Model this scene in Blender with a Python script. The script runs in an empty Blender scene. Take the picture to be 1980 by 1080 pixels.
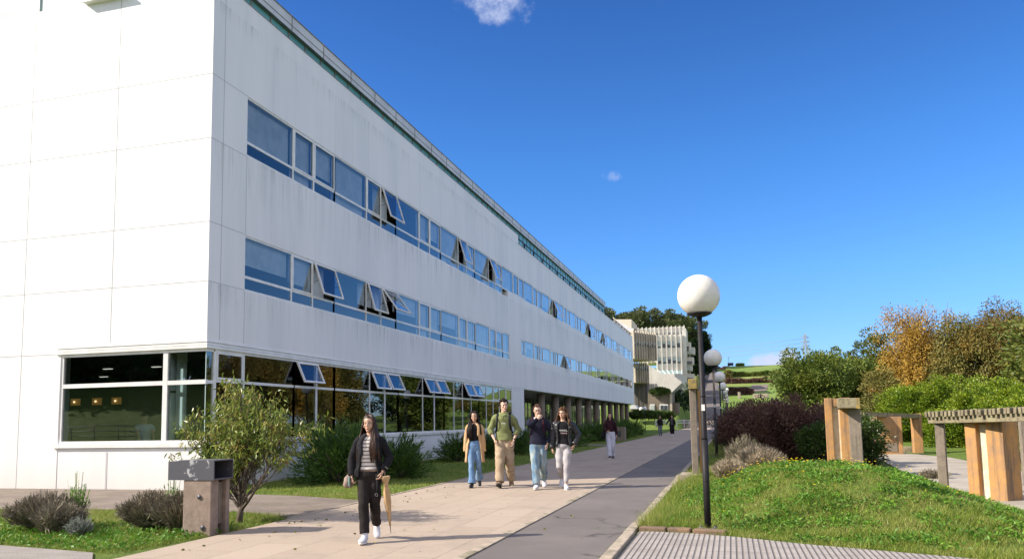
import bpy, math, random
import numpy as np
from mathutils import Vector, Matrix, Euler

# ------------------------------------------------------------------ camera, sky, sun, exposure
sc = bpy.context.scene
H = 1.45
FPX = 1484.252; CX = 990.0; CY = 671.3966
YAW, PIT, ROL = [math.radians(a) for a in (-15.79211106, 5.50924915, -0.95719573)]
_f = Vector((math.sin(YAW)*math.cos(PIT), math.cos(YAW)*math.cos(PIT), math.sin(PIT)))
_r = Vector((math.cos(YAW), -math.sin(YAW), 0)); _u = _r.cross(_f)
_R = math.cos(ROL)*_r + math.sin(ROL)*_u; _U = -math.sin(ROL)*_r + math.cos(ROL)*_u
cam = bpy.data.cameras.new('camera'); camo = bpy.data.objects.new('camera', cam)
sc.collection.objects.link(camo); sc.camera = camo
m = Matrix((_R, _U, -_f)).transposed().to_4x4(); m.translation = (0, 0, H); camo.matrix_world = m
cam.sensor_width = 36; cam.lens = 36*FPX/1980; cam.shift_y = (CY-540)/1980
cam.clip_start = 0.1; cam.clip_end = 6000

SUN_EL = math.radians(36); SUN_DIR = Vector((-.905, -.425, 0)).normalized()   # horizontal direction towards the sun
w = bpy.data.worlds.new("World"); sc.world = w; w.use_nodes = True
nt = w.node_tree; nt.nodes.clear()
def wn(t, **k):
    n = nt.nodes.new(t)
    for a, b in k.items(): setattr(n, a, b)
    return n
sky = wn('ShaderNodeTexSky', sky_type='NISHITA', sun_disc=False)
sky.sun_elevation = SUN_EL; sky.sun_rotation = math.atan2(SUN_DIR.x, SUN_DIR.y)
sky.air_density = 1.0; sky.dust_density = 0.15; sky.ozone_density = 4.0; sky.altitude = 200
bg = wn('ShaderNodeBackground'); out = wn('ShaderNodeOutputWorld')
bg.inputs[1].default_value = 0.15
hs = wn('ShaderNodeMix', data_type='RGBA', blend_type='MULTIPLY'); hs.inputs['Factor'].default_value = 1; nt.links.new(sky.outputs[0], hs.inputs['A'])
_tc = wn('ShaderNodeTexCoord'); _sp = wn('ShaderNodeSeparateXYZ'); nt.links.new(_tc.outputs['Generated'], _sp.inputs[0]); _cr = wn('ShaderNodeValToRGB'); nt.links.new(_sp.outputs[2], _cr.inputs[0]); _e = _cr.color_ramp.elements
_e[0].position = .06; _e[0].color = (.37, .50, .74, 1); _e[1].position = .52; _e[1].color = (.19, .39, .68, 1)
for _p, _c in ((.18, (.33, .56, .82, 1)), (.32, (.26, .53, .82, 1))): _x = _e.new(_p); _x.color = _c
nt.links.new(_cr.outputs[0], hs.inputs['B'])
tc = wn('ShaderNodeTexCoord')
last = hs.outputs['Result']
def cloud(px, py, sx, sy, amount, nscale, seed, bias=-.75):
    """a small cloud standing in a fixed direction of the sky"""
    global last
    d = ((px-CX)/FPX*_R - (py-CY)/FPX*_U + _f).normalized()
    right = d.cross(Vector((0, 0, 1))).normalized(); up = right.cross(d)
    def dot(v):
        n = wn('ShaderNodeVectorMath', operation='DOT_PRODUCT'); nt.links.new(tc.outputs['Generated'], n.inputs[0]); n.inputs[1].default_value = v; return n.outputs['Value']
    def mth(op, a, b=None, c=None):
        n = wn('ShaderNodeMath', operation=op)
        for i, v in enumerate((a, b, c)):
            if v is None: continue
            if isinstance(v, (int, float)): n.inputs[i].default_value = v
            else: nt.links.new(v, n.inputs[i])
        return n.outputs[0]
    a = mth('MULTIPLY', dot(right), 1/sx); b = mth('MULTIPLY', dot(up), 1/sy)
    front = mth('GREATER_THAN', dot(d), 0.5)
    r2 = mth('ADD', mth('MULTIPLY', a, a), mth('MULTIPLY', b, b))
    nz = wn('ShaderNodeTexNoise'); nz.inputs['Scale'].default_value = nscale; nz.inputs['Detail'].default_value = 8; nz.inputs['Roughness'].default_value = .62
    mp = wn('ShaderNodeMapping'); mp.inputs['Location'].default_value = (seed, seed*.7, 0); nt.links.new(tc.outputs['Generated'], mp.inputs[0]); nt.links.new(mp.outputs[0], nz.inputs['Vector'])
    v = mth('SUBTRACT', mth('ADD', mth('MULTIPLY', nz.outputs[0], 2.6), bias), r2)
    mr = wn('ShaderNodeMapRange', interpolation_type='SMOOTHSTEP'); nt.links.new(v, mr.inputs[0]); mr.inputs[1].default_value = 0.0; mr.inputs[2].default_value = 0.9; mr.inputs[3].default_value = 0; mr.inputs[4].default_value = amount
    fac = mth('MULTIPLY', mr.outputs[0], front)
    mx = wn('ShaderNodeMix', data_type='RGBA'); nt.links.new(fac, mx.inputs['Factor']); nt.links.new(last, mx.inputs['A']); mx.inputs['B'].default_value = (2.7, 3.0, 3.9, 1)
    last = mx.outputs['Result']
cloud(952, 2, .062, .036, 1.0, 20, 3.1)
cloud(1178, 342, .022, .012, .45, 34, 7.7)
cloud(1484, 703, .026, .015, 1.0, 40, 1.3, -.2)
cloud(1522, 696, .018, .013, .9, 40, 4.3, -.25)
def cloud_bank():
    """unseen broken cloud added behind the photographer and overhead as neutral fill light"""
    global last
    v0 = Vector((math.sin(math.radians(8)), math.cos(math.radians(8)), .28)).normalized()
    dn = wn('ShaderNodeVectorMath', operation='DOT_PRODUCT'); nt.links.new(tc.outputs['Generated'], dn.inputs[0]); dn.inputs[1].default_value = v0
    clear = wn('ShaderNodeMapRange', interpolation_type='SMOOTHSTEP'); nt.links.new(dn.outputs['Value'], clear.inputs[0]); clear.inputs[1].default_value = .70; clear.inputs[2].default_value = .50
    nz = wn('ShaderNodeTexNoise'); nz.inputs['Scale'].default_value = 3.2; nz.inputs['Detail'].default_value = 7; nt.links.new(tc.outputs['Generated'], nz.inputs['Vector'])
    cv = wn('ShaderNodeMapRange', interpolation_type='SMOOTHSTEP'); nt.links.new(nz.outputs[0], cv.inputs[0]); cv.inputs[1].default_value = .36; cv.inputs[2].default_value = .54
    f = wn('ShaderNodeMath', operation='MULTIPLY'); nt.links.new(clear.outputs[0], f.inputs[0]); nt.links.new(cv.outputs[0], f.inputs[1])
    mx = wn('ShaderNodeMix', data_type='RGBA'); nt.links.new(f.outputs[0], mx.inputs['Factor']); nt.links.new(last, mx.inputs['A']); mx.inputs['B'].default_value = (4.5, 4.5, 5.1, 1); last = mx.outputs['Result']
cloud_bank()  # added cloud out of view, brightens and neutralises the shaded wall and paving
nt.links.new(last, bg.inputs[0]); nt.links.new(bg.outputs[0], out.inputs[0])

sl = bpy.data.lights.new('sun', 'SUN'); slo = bpy.data.objects.new('sun', sl); sc.collection.objects.link(slo)
sl.energy = 4.6; sl.angle = math.radians(.5); sl.color = (1, .91, .78)
_sd = Vector((SUN_DIR.x*math.cos(SUN_EL), SUN_DIR.y*math.cos(SUN_EL), math.sin(SUN_EL)))
slo.rotation_euler = _sd.to_track_quat('Z', 'Y').to_euler()
sc.view_settings.view_transform = 'Standard'; sc.view_settings.look = 'None'
sc.view_settings.gamma = 1; sc.view_settings.exposure = 0.75
try:
    sc.cycles.max_bounces = 8; sc.cycles.transparent_max_bounces = 12; sc.cycles.glossy_bounces = 4
    sc.cycles.sample_clamp_indirect = 6; sc.cycles.caustics_reflective = False; sc.cycles.caustics_refractive = False
except Exception: pass

# ------------------------------------------------------------------ helpers
COL = sc.collection
rnd = random.Random(5); RG = np.random.default_rng(11)

def at(px, py, Y):
    """point of the place seen at that pixel of the photograph, Y metres ahead"""
    d = (px-CX)/FPX*_R - (py-CY)/FPX*_U + _f
    return Vector((0, 0, H)) + d*(Y/d.y)

def tag(o, label=None, cat=None, group=None, kind=None):
    if label: o['label'] = label
    if cat: o['category'] = cat
    if group: o['group'] = group
    if kind: o['kind'] = kind
    return o
def empty(name, loc=(0, 0, 0), rz=0, **k):
    o = bpy.data.objects.new(name, None); COL.objects.link(o); o.location = loc; o.rotation_euler = (0, 0, rz); o.empty_display_size = .2
    return tag(o, **k)
def link(name, me, parent=None):
    o = bpy.data.objects.new(name, me); COL.objects.link(o)
    if parent is not None: o.parent = parent
    return o
def np_mesh(name, V, F, mats, smooth=False, parent=None, mi=None):
    V = np.asarray(V, np.float32).reshape(-1, 3); F = np.asarray(F, np.int32); k = F.shape[1]
    me = bpy.data.meshes.new(name); me.vertices.add(len(V)); me.vertices.foreach_set('co', V.ravel())
    me.loops.add(F.size); me.loops.foreach_set('vertex_index', F.ravel()); me.polygons.add(len(F))
    me.polygons.foreach_set('loop_start', np.arange(0, F.size, k, dtype=np.int32))
    if smooth: me.polygons.foreach_set('use_smooth', np.ones(len(F), bool))
    for m_ in (mats if isinstance(mats, (list, tuple)) else [mats]): me.materials.append(m_)
    if mi is not None: me.polygons.foreach_set('material_index', np.asarray(mi, np.int32))
    me.update(calc_edges=True); me.validate()
    return link(name, me, parent)

class MB:
    def __init__(s): s.v = []; s.f = []; s.m = []; s.sm = []
    def add(s, vs, fs, mi=0, smooth=False):
        n = len(s.v); s.v += [tuple(p) for p in vs]; s.f += [tuple(i+n for i in f) for f in fs]; s.m += [mi]*len(fs); s.sm += [smooth]*len(fs); return s
    def box(s, x0, x1, y0, y1, z0, z1, mi=0):
        if x0 > x1: x0, x1 = x1, x0
        if y0 > y1: y0, y1 = y1, y0
        if z0 > z1: z0, z1 = z1, z0
        v = [(x0,y0,z0),(x1,y0,z0),(x1,y1,z0),(x0,y1,z0),(x0,y0,z1),(x1,y0,z1),(x1,y1,z1),(x0,y1,z1)]
        return s.add(v, [(0,3,2,1),(4,5,6,7),(0,1,5,4),(1,2,6,5),(2,3,7,6),(3,0,4,7)], mi)
    def obox(s, c, ax, ay, az, mi=0):
        """box from centre and three half-axis vectors"""
        c = Vector(c); ax = Vector(ax); ay = Vector(ay); az = Vector(az); v = []
        for z in (-1, 1):
            for x, y in ((-1,-1),(1,-1),(1,1),(-1,1)): v.append(c + x*ax + y*ay + z*az)
        return s.add(v, [(0,3,2,1),(4,5,6,7),(0,1,5,4),(1,2,6,5),(2,3,7,6),(3,0,4,7)], mi)
    def bar(s, a, b, wx, wz, mi=0, up=(0, 0, 1)):
        a = Vector(a); b = Vector(b); d = b-a; L = d.length; d.normalize(); u = Vector(up)
        if abs(d.dot(u)) > .99: u = Vector((0, 1, 0))
        sd = d.cross(u).normalized(); u2 = sd.cross(d)
        return s.obox((a+b)/2, sd*wx/2, d*L/2, u2*wz/2, mi)
    def tube(s, pts, rad, seg=8, mi=0, smooth=True, cap=True, flat=None):
        """pts list; rad scalar / list / list of (r1, r2); flat = reference side vector for elliptical sections"""
        P = [Vector(p) for p in pts]; n = len(P)
        if not isinstance(rad, (list, tuple)): rad = [rad]*n
        rr = [(r, r) if not isinstance(r, (list, tuple)) else r for r in rad]
        vs = []; ref = Vector(flat) if flat is not None else None; prev = None
        for i, p in enumerate(P):
            d = (P[min(i+1, n-1)] - P[max(i-1, 0)])
            d = d.normalized() if d.length > 1e-9 else Vector((0, 0, 1))
            if ref is not None: a = (ref - d*ref.dot(d))
            elif prev is not None: a = prev - d*prev.dot(d)
            else:
                t = Vector((1, 0, 0)) if abs(d.x) < .9 else Vector((0, 1, 0)); a = t - d*t.dot(d)
            a.normalize(); prev = a; b = d.cross(a)
            for k in range(seg):
                t = 2*math.pi*k/seg; vs.append(p + a*math.cos(t)*rr[i][0] + b*math.sin(t)*rr[i][1])
        fs = [(i*seg+k, i*seg+(k+1) % seg, (i+1)*seg+(k+1) % seg, (i+1)*seg+k) for i in range(n-1) for k in range(seg)]
        if cap: fs += [tuple(range(seg))[::-1], tuple((n-1)*seg+k for k in range(seg))]
        return s.add(vs, fs, mi, smooth)
    def rings(s, rs, seg=24, mi=0, smooth=True, e=2.0, cap=True):
        """horizontal rings (cx, cy, z, rx, ry_front, ry_back)"""
        vs = []
        for (cx, cy, z, rx, rf, rb) in rs:
            for k in range(seg):
                t = 2*math.pi*k/seg; c, sn = math.cos(t), math.sin(t)
                x = math.copysign(abs(c)**(2/e), c)*rx; y = math.copysign(abs(sn)**(2/e), sn)*(rb if sn > 0 else rf)
                vs.append((cx+x, cy+y, z))
        n = len(rs)
        fs = [(i*seg+k, i*seg+(k+1) % seg, (i+1)*seg+(k+1) % seg, (i+1)*seg+k) for i in range(n-1) for k in range(seg)]
        if cap: fs += [tuple(range(seg))[::-1], tuple((n-1)*seg+k for k in range(seg))]
        return s.add(vs, fs, mi, smooth)
    def ell(s, c, r, seg=16, rg=10, mi=0, rot=None):
        c = Vector(c); vs = []; 
        for i in range(rg+1):
            ph = math.pi*i/rg
            for k in range(seg):
                t = 2*math.pi*k/seg; v = Vector((r[0]*math.sin(ph)*math.cos(t), r[1]*math.sin(ph)*math.sin(t), -r[2]*math.cos(ph)))
                if rot is not None: v = rot @ v
                vs.append(c+v)
        fs = [(i*seg+k, i*seg+(k+1) % seg, (i+1)*seg+(k+1) % seg, (i+1)*seg+k) for i in range(rg) for k in range(seg)]
        return s.add(vs, fs, mi, True)
    def xform(s, i0, M):
        for i in range(i0, len(s.v)): s.v[i] = tuple(M @ Vector(s.v[i]))
    def mesh(s, name, mats):
        me = bpy.data.meshes.new(name); me.from_pydata(s.v, [], s.f)
        for m_ in (mats if isinstance(mats, (list, tuple)) else [mats]): me.materials.append(m_)
        me.polygons.foreach_set('material_index', s.m); me.polygons.foreach_set('use_smooth', s.sm); me.update(); return me
    def build(s, name, mats, parent=None): return link(name, s.mesh(name, mats), parent)

def bevel(o, w_=.01, seg=2):
    b = o.modifiers.new('bevel', 'BEVEL'); b.width = w_; b.segments = seg; b.limit_method = 'ANGLE'; b.angle_limit = math.radians(50); return o

# ------------------------------------------------------------------ materials
def newmat(name):
    m_ = bpy.data.materials.new(name); m_.use_nodes = True; t = m_.node_tree; t.nodes.clear()
    o = t.nodes.new('ShaderNodeOutputMaterial'); b = t.nodes.new('ShaderNodeBsdfPrincipled'); t.links.new(b.outputs[0], o.inputs[0]); return m_, t, b, o
def N(t, ty, **k):
    n = t.nodes.new(ty)
    for a, b in k.items():
        if a.startswith('i_'): n.inputs[a[2:].replace('_', ' ')].default_value = b
        else: setattr(n, a, b)
    return n
def c4(c): return (c[0], c[1], c[2], 1)
def math_(t, op, a, b=None, c=None, clamp=False):
    n = t.nodes.new('ShaderNodeMath'); n.operation = op; n.use_clamp = clamp
    for i, v in enumerate((a, b, c)):
        if v is None: continue
        if isinstance(v, (int, float)): n.inputs[i].default_value = v
        else: t.links.new(v, n.inputs[i])
    return n.outputs[0]
def mixc(t, fac, a, b):
    n = t.nodes.new('ShaderNodeMix'); n.data_type = 'RGBA'
    for k, v in (('Factor', fac), ('A', a), ('B', b)):
        if isinstance(v, (tuple, list)): n.inputs[k].default_value = c4(v)
        elif isinstance(v, (int, float)): n.inputs[k].default_value = v
        else: t.links.new(v, n.inputs[k])
    return n.outputs['Result']
def ramp(t, v, a, b, lo=0., hi=1.):
    n = t.nodes.new('ShaderNodeMapRange'); n.interpolation_type = 'SMOOTHSTEP'; t.links.new(v, n.inputs[0])
    for i, q in zip((1, 2, 3, 4), (a, b, lo, hi)): n.inputs[i].default_value = q
    return n.outputs[0]
def noise(t, scale, detail=5, rough=.6, vec=None, stretch=None, dist=0, coord='Object'):
    n = t.nodes.new('ShaderNodeTexNoise'); n.inputs['Scale'].default_value = scale; n.inputs['Detail'].default_value = detail; n.inputs['Roughness'].default_value = rough; n.inputs['Distortion'].default_value = dist
    if vec is None: vec = t.nodes.new('ShaderNodeTexCoord').outputs[coord]
    if stretch:
        mp = t.nodes.new('ShaderNodeMapping'); mp.inputs['Scale'].default_value = stretch; t.links.new(vec, mp.inputs[0]); vec = mp.outputs[0]
    t.links.new(vec, n.inputs['Vector']); return n.outputs[0]
def M(name, c1, c2=None, scale=4, rough=.8, bump=0, bscale=40, metal=0, c3=None, s3=.8, stretch=None, bdist=.01, spec=None, lo=.35, hi=.65, emit=None, sheen=0):
    m_, t, b, o = newmat(name)
    col = c1
    if c2 is not None: col = mixc(t, ramp(t, noise(t, scale, 6, .6, stretch=stretch), lo, hi), c1, c2)
    if c3 is not None: col = mixc(t, ramp(t, noise(t, s3, 4, .6), .5, .72), col if not isinstance(col, tuple) else col, c3)
    if isinstance(col, tuple): b.inputs['Base Color'].default_value = c4(col)
    else: t.links.new(col, b.inputs['Base Color'])
    b.inputs['Roughness'].default_value = rough; b.inputs['Metallic'].default_value = metal
    if spec is not None: b.inputs['Specular IOR Level'].default_value = spec
    if sheen: b.inputs['Sheen Weight'].default_value = sheen
    if emit: b.inputs['Emission Color'].default_value = c4(emit[:3]); b.inputs['Emission Strength'].default_value = emit[3]
    if bump:
        bn = N(t, 'ShaderNodeBump', i_Strength=bump, i_Distance=bdist); t.links.new(noise(t, bscale, 5, .65, stretch=stretch), bn.inputs['Height']); t.links.new(bn.outputs[0], b.inputs['Normal'])
    return m_
def leafmat(name, cols, rough=.55, trans=.25, clump=1.5, bright=1.0):
    """cols: leaf colours picked at random for each leaf, plus a slow drift over the plant"""
    m_, t, b, o = newmat(name)
    g = N(t, 'ShaderNodeNewGeometry'); cr = N(t, 'ShaderNodeValToRGB'); el = cr.color_ramp.elements
    n = len(cols)
    el[0].position = 0; el[0].color = c4(cols[0]); el[1].position = 1; el[1].color = c4(cols[-1])
    for i in range(1, n-1): e = el.new(i/(n-1)); e.color = c4(cols[i])
    ns = ramp(t, noise(t, clump, 3, .5), .3, .7)
    v = math_(t, 'ADD', math_(t, 'MULTIPLY', g.outputs['Random Per Island'], .6), math_(t, 'MULTIPLY', ns, .4))
    t.links.new(v, cr.inputs[0]); t.links.new(cr.outputs[0], b.inputs['Base Color']); b.inputs['Roughness'].default_value = rough
    b.inputs['Specular IOR Level'].default_value = .3
    tr = N(t, 'ShaderNodeBsdfTranslucent'); t.links.new(cr.outputs[0], tr.inputs[0]); mx = N(t, 'ShaderNodeMixShader'); mx.inputs[0].default_value = trans
    t.links.new(b.outputs[0], mx.inputs[1]); t.links.new(tr.outputs[0], mx.inputs[2]); t.links.new(mx.outputs[0], o.inputs[0]); return m_

A = -11.62
def wall_mat():
    m_, t, b, o = newmat('white_wall')
    pos = N(t, 'ShaderNodeNewGeometry').outputs['Position']; sep = N(t, 'ShaderNodeSeparateXYZ'); t.links.new(pos, sep.inputs[0]); z = sep.outputs[2]
    st = noise(t, 1, 5, .7, vec=pos, stretch=(7, 7, .35)); fine = noise(t, 1, 4, .7, vec=pos, stretch=(22, 22, .8)); big = noise(t, .35, 4, .6, vec=pos)
    mask = None
    for sill, ln in ((8.31, 1.9), (4.83, 1.3), (3.4, .5), (11.84, .6)):
        a = math_(t, 'SUBTRACT', sill, z); r1 = ramp(t, a, 0.0, ln, 1, 0); r0 = math_(t, 'GREATER_THAN', a, 0.0)
        q = math_(t, 'MULTIPLY', r1, r0); mask = q if mask is None else math_(t, 'MAXIMUM', mask, q)
    s1 = math_(t, 'MULTIPLY', ramp(t, st, .42, .72), math_(t, 'POWER', mask, 1.5)); s1 = math_(t, 'MULTIPLY', s1, ramp(t, big, .3, .6, .2, 1)); s1 = math_(t, 'MULTIPLY', s1, .5)
    s1 = math_(t, 'MAXIMUM', s1, math_(t, 'MULTIPLY', math_(t, 'MULTIPLY', ramp(t, fine, .5, .8), mask), .22))
    sx = N(t, 'ShaderNodeSeparateXYZ'); t.links.new(pos, sx.inputs[0]); side = math_(t, 'GREATER_THAN', sx.outputs[0], A-.01); s1 = math_(t, 'MULTIPLY', s1, side)
    base = mixc(t, ramp(t, noise(t, 1, 4, .6, vec=pos, stretch=(.8, .8, .12)), .35, .7), (.86, .84, .83), (.77, .765, .765))
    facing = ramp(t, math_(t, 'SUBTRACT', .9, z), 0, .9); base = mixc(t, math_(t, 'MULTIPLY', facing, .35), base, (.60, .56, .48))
    col = mixc(t, s1, base, (.27, .29, .27))
    t.links.new(col, b.inputs['Base Color']); b.inputs['Roughness'].default_value = .55
    bn = N(t, 'ShaderNodeBump', i_Strength=.12, i_Distance=.01); t.links.new(noise(t, 1.2, 3, .5, vec=pos), bn.inputs['Height']); t.links.new(bn.outputs[0], b.inputs['Normal'])
    return m_
def glass_mat(name, tint=(.55, .68, .72), boost=1.9, rough=.0, wav=.004, base=.06):
    m_ = bpy.data.materials.new(name); m_.use_nodes = True; t = m_.node_tree; t.nodes.clear(); o = t.nodes.new('ShaderNodeOutputMaterial')
    fr = N(t, 'ShaderNodeFresnel', i_IOR=1.5); f = math_(t, 'ADD', math_(t, 'MULTIPLY', fr.outputs[0], boost), base, clamp=True)
    gl = N(t, 'ShaderNodeBsdfGlossy'); gl.inputs['Roughness'].default_value = rough; gl.inputs['Color'].default_value = (.93, .97, 1, 1)
    tr = N(t, 'ShaderNodeBsdfTransparent'); tr.inputs[0].default_value = c4(tint)
    pos = N(t, 'ShaderNodeNewGeometry').outputs['Position']
    bn = N(t, 'ShaderNodeBump', i_Strength=.5, i_Distance=wav); t.links.new(noise(t, .9, 2, .5, vec=pos), bn.inputs['Height']); t.links.new(bn.outputs[0], gl.inputs['Normal'])
    mx = N(t, 'ShaderNodeMixShader'); t.links.new(f, mx.inputs[0]); t.links.new(tr.outputs[0], mx.inputs[1]); t.links.new(gl.outputs[0], mx.inputs[2]); t.links.new(mx.outputs[0], o.inputs[0]); return m_

def paving_mat():
    m_, t, b, o = newmat('paving'); pos = N(t, 'ShaderNodeNewGeometry').outputs['Position']
    mp = N(t, 'ShaderNodeMapping'); mp.inputs['Rotation'].default_value = (0, 0, math.pi/2); t.links.new(pos, mp.inputs[0])
    br = N(t, 'ShaderNodeTexBrick'); t.links.new(mp.outputs[0], br.inputs[0]); br.inputs['Scale'].default_value = 1; br.inputs['Brick Width'].default_value = 1.2; br.inputs['Row Height'].default_value = .62
    br.inputs['Mortar Size'].default_value = .008; br.inputs['Mortar Smooth'].default_value = .3; br.inputs['Color1'].default_value = (0, 0, 0, 1); br.inputs['Color2'].default_value = (1, 1, 1, 1)
    sp = N(t, 'ShaderNodeSeparateColor'); t.links.new(br.outputs[0], sp.inputs[0])
    slab = mixc(t, sp.outputs[0], (.36, .285, .215), (.40, .32, .245))
    g = noise(t, 60, 4, .8, vec=pos); g2 = noise(t, 160, 2, .8, vec=pos); big = noise(t, .7, 5, .65, vec=pos); mid = noise(t, 5, 5, .7, vec=pos)
    c = mixc(t, math_(t, 'MULTIPLY', ramp(t, g, .5, .75), .55), slab, (.20, .14, .10)); c = mixc(t, math_(t, 'MULTIPLY', ramp(t, g2, .55, .7), .5), c, (.55, .47, .39))
    c = mixc(t, math_(t, 'MULTIPLY', ramp(t, big, .48, .72), .6), c, (.24, .195, .155)); c = mixc(t, math_(t, 'MULTIPLY', ramp(t, noise(t, 9, 2, .5, vec=pos), .70, .74), .7), c, (.14, .12, .10)); c = mixc(t, math_(t, 'MULTIPLY', ramp(t, mid, .6, .8), .3), c, (.24, .18, .13))
    patchy = ramp(t, noise(t, 1.3, 3, .6, vec=pos), .40, .56); patchy2 = ramp(t, noise(t, 2.7, 3, .6, vec=pos), .35, .6, .15, 1)
    c = mixc(t, math_(t, 'MULTIPLY', br.outputs['Fac'], math_(t, 'MULTIPLY', patchy2, .5)), c, (.11, .085, .06))
    t.links.new(c, b.inputs['Base Color']); b.inputs['Roughness'].default_value = .9
    h = math_(t, 'SUBTRACT', math_(t, 'MULTIPLY', g, .5), math_(t, 'MULTIPLY', br.outputs['Fac'], 1.0))
    bn = N(t, 'ShaderNodeBump', i_Strength=.5, i_Distance=.006); t.links.new(h, bn.inputs['Height']); t.links.new(bn.outputs[0], b.inputs['Normal']); return m_
def asphalt_mat():
    m_, t, b, o = newmat('asphalt'); pos = N(t, 'ShaderNodeNewGeometry').outputs['Position']
    c = mixc(t, ramp(t, noise(t, .6, 5, .65, vec=pos), .35, .7), (.125, .108, .098), (.165, .142, .128))
    c = mixc(t, math_(t, 'MULTIPLY', ramp(t, noise(t, 90, 3, .8, vec=pos), .5, .7), .45), c, (.24, .22, .21))
    c = mixc(t, math_(t, 'MULTIPLY', ramp(t, noise(t, 4, 6, .8, vec=pos), .60, .68), .5), c, (.2, .18, .165))
    c = mixc(t, ramp(t, noise(t, 2.2, 6, .75, vec=pos), .70, .73), c, (.36, .33, .29))
    vo = N(t, 'ShaderNodeTexVoronoi', feature='DISTANCE_TO_EDGE'); vo.inputs['Scale'].default_value = .38; dv = N(t, 'ShaderNodeVectorMath', operation='MULTIPLY_ADD'); nz = N(t, 'ShaderNodeTexNoise'); nz.inputs['Scale'].default_value = 1.6; nz.inputs['Detail'].default_value = 6; t.links.new(pos, nz.inputs['Vector']); t.links.new(nz.outputs['Color'], dv.inputs[0]); dv.inputs[1].default_value = (1.1, 1.1, 0); t.links.new(pos, dv.inputs[2]); t.links.new(dv.outputs[0], vo.inputs['Vector'])
    c = mixc(t, math_(t, 'MULTIPLY', ramp(t, vo.outputs['Distance'], .012, .002), ramp(t, noise(t, .5, 3, .6, vec=pos), .45, .6, 0, .8)), c, (.035, .032, .03))
    t.links.new(c, b.inputs['Base Color']); b.inputs['Roughness'].default_value = .85
    bn = N(t, 'ShaderNodeBump', i_Strength=.6, i_Distance=.006); t.links.new(noise(t, 110, 3, .8, vec=pos), bn.inputs['Height']); t.links.new(bn.outputs[0], b.inputs['Normal']); return m_
def rib_mat():
    m_, t, b, o = newmat('ribbed_tiles'); pos = N(t, 'ShaderNodeNewGeometry').outputs['Position']; sep = N(t, 'ShaderNodeSeparateXYZ'); t.links.new(pos, sep.inputs[0])
    fx = math_(t, 'PINGPONG', math_(t, 'DIVIDE', sep.outputs[0], .062), .5); rib = ramp(t, fx, .08, .22)
    fy = math_(t, 'PINGPONG', math_(t, 'DIVIDE', sep.outputs[1], .38), .5); jy = ramp(t, fy, .01, .03)
    fj = math_(t, 'PINGPONG', math_(t, 'DIVIDE', sep.outputs[0], .372), .5); jx = ramp(t, fj, .012, .03)
    c = mixc(t, ramp(t, noise(t, 2, 5, .7, vec=pos), .35, .7), (.37, .335, .305), (.28, .25, .225)); c = mixc(t, math_(t, 'MULTIPLY', ramp(t, noise(t, 50, 4, .8, vec=pos), .5, .7), .4), c, (.2, .17, .15))
    c = mixc(t, rib, (.17, .15, .135), c); c = mixc(t, math_(t, 'MULTIPLY', math_(t, 'MINIMUM', jy, jx), 1.0), (.16, .14, .12), c)
    t.links.new(c, b.inputs['Base Color']); b.inputs['Roughness'].default_value = .85
    bn = N(t, 'ShaderNodeBump', i_Strength=1, i_Distance=.012); t.links.new(math_(t, 'ADD', rib, math_(t, 'MULTIPLY', noise(t, 50, 4, .8, vec=pos), .3)), bn.inputs['Height']); t.links.new(bn.outputs[0], b.inputs['Normal']); return m_
def ground_mat():
    m_, t, b, o = newmat('ground_grass'); pos = N(t, 'ShaderNodeNewGeometry').outputs['Position']
    c = mixc(t, ramp(t, noise(t, .9, 5, .7, vec=pos), .35, .65), (.10, .16, .025), (.16, .22, .04)); c = mixc(t, math_(t, 'MULTIPLY', ramp(t, noise(t, 7, 5, .75, vec=pos), .45, .7), .7), c, (.07, .11, .02))
    c = mixc(t, math_(t, 'MULTIPLY', ramp(t, noise(t, 2.5, 4, .7, vec=pos), .6, .75), .5), c, (.16, .14, .06))
    sep = N(t, 'ShaderNodeSeparateXYZ'); t.links.new(pos, sep.inputs[0])
    c = mixc(t, ramp(t, sep.outputs[1], 110, 150), c, mixc(t, ramp(t, noise(t, .06, 4, .6, vec=pos), .4, .65), (.14, .22, .04), (.21, .25, .07)))
    t.links.new(c, b.inputs['Base Color']); b.inputs['Roughness'].default_value = .9; b.inputs['Specular IOR Level'].default_value = .2
    bn = N(t, 'ShaderNodeBump', i_Strength=1, i_Distance=.05); t.links.new(noise(t, 18, 6, .8, vec=pos), bn.inputs['Height']); t.links.new(bn.outputs[0], b.inputs['Normal']); return m_
def concrete_mat(name, c1, c2, streak=(.08, .065, .05), amt=.8, ss=(6, 6, .25), sc_=2, bump=.4):
    m_, t, b, o = newmat(name); v = t.nodes.new('ShaderNodeTexCoord').outputs['Object']
    c = mixc(t, ramp(t, noise(t, sc_, 6, .7, vec=v), .35, .65), c1, c2); c = mixc(t, math_(t, 'MULTIPLY', ramp(t, noise(t, 1, 6, .75, vec=v, stretch=ss), .5, .7), amt), c, streak)
    c = mixc(t, math_(t, 'MULTIPLY', ramp(t, noise(t, 70, 3, .8, vec=v), .55, .7), .35), c, tuple(x*.45 for x in c1))
    t.links.new(c, b.inputs['Base Color']); b.inputs['Roughness'].default_value = .9
    bn = N(t, 'ShaderNodeBump', i_Strength=bump, i_Distance=.01); t.links.new(noise(t, 45, 6, .8, vec=v), bn.inputs['Height']); t.links.new(bn.outputs[0], b.inputs['Normal']); return m_

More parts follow.
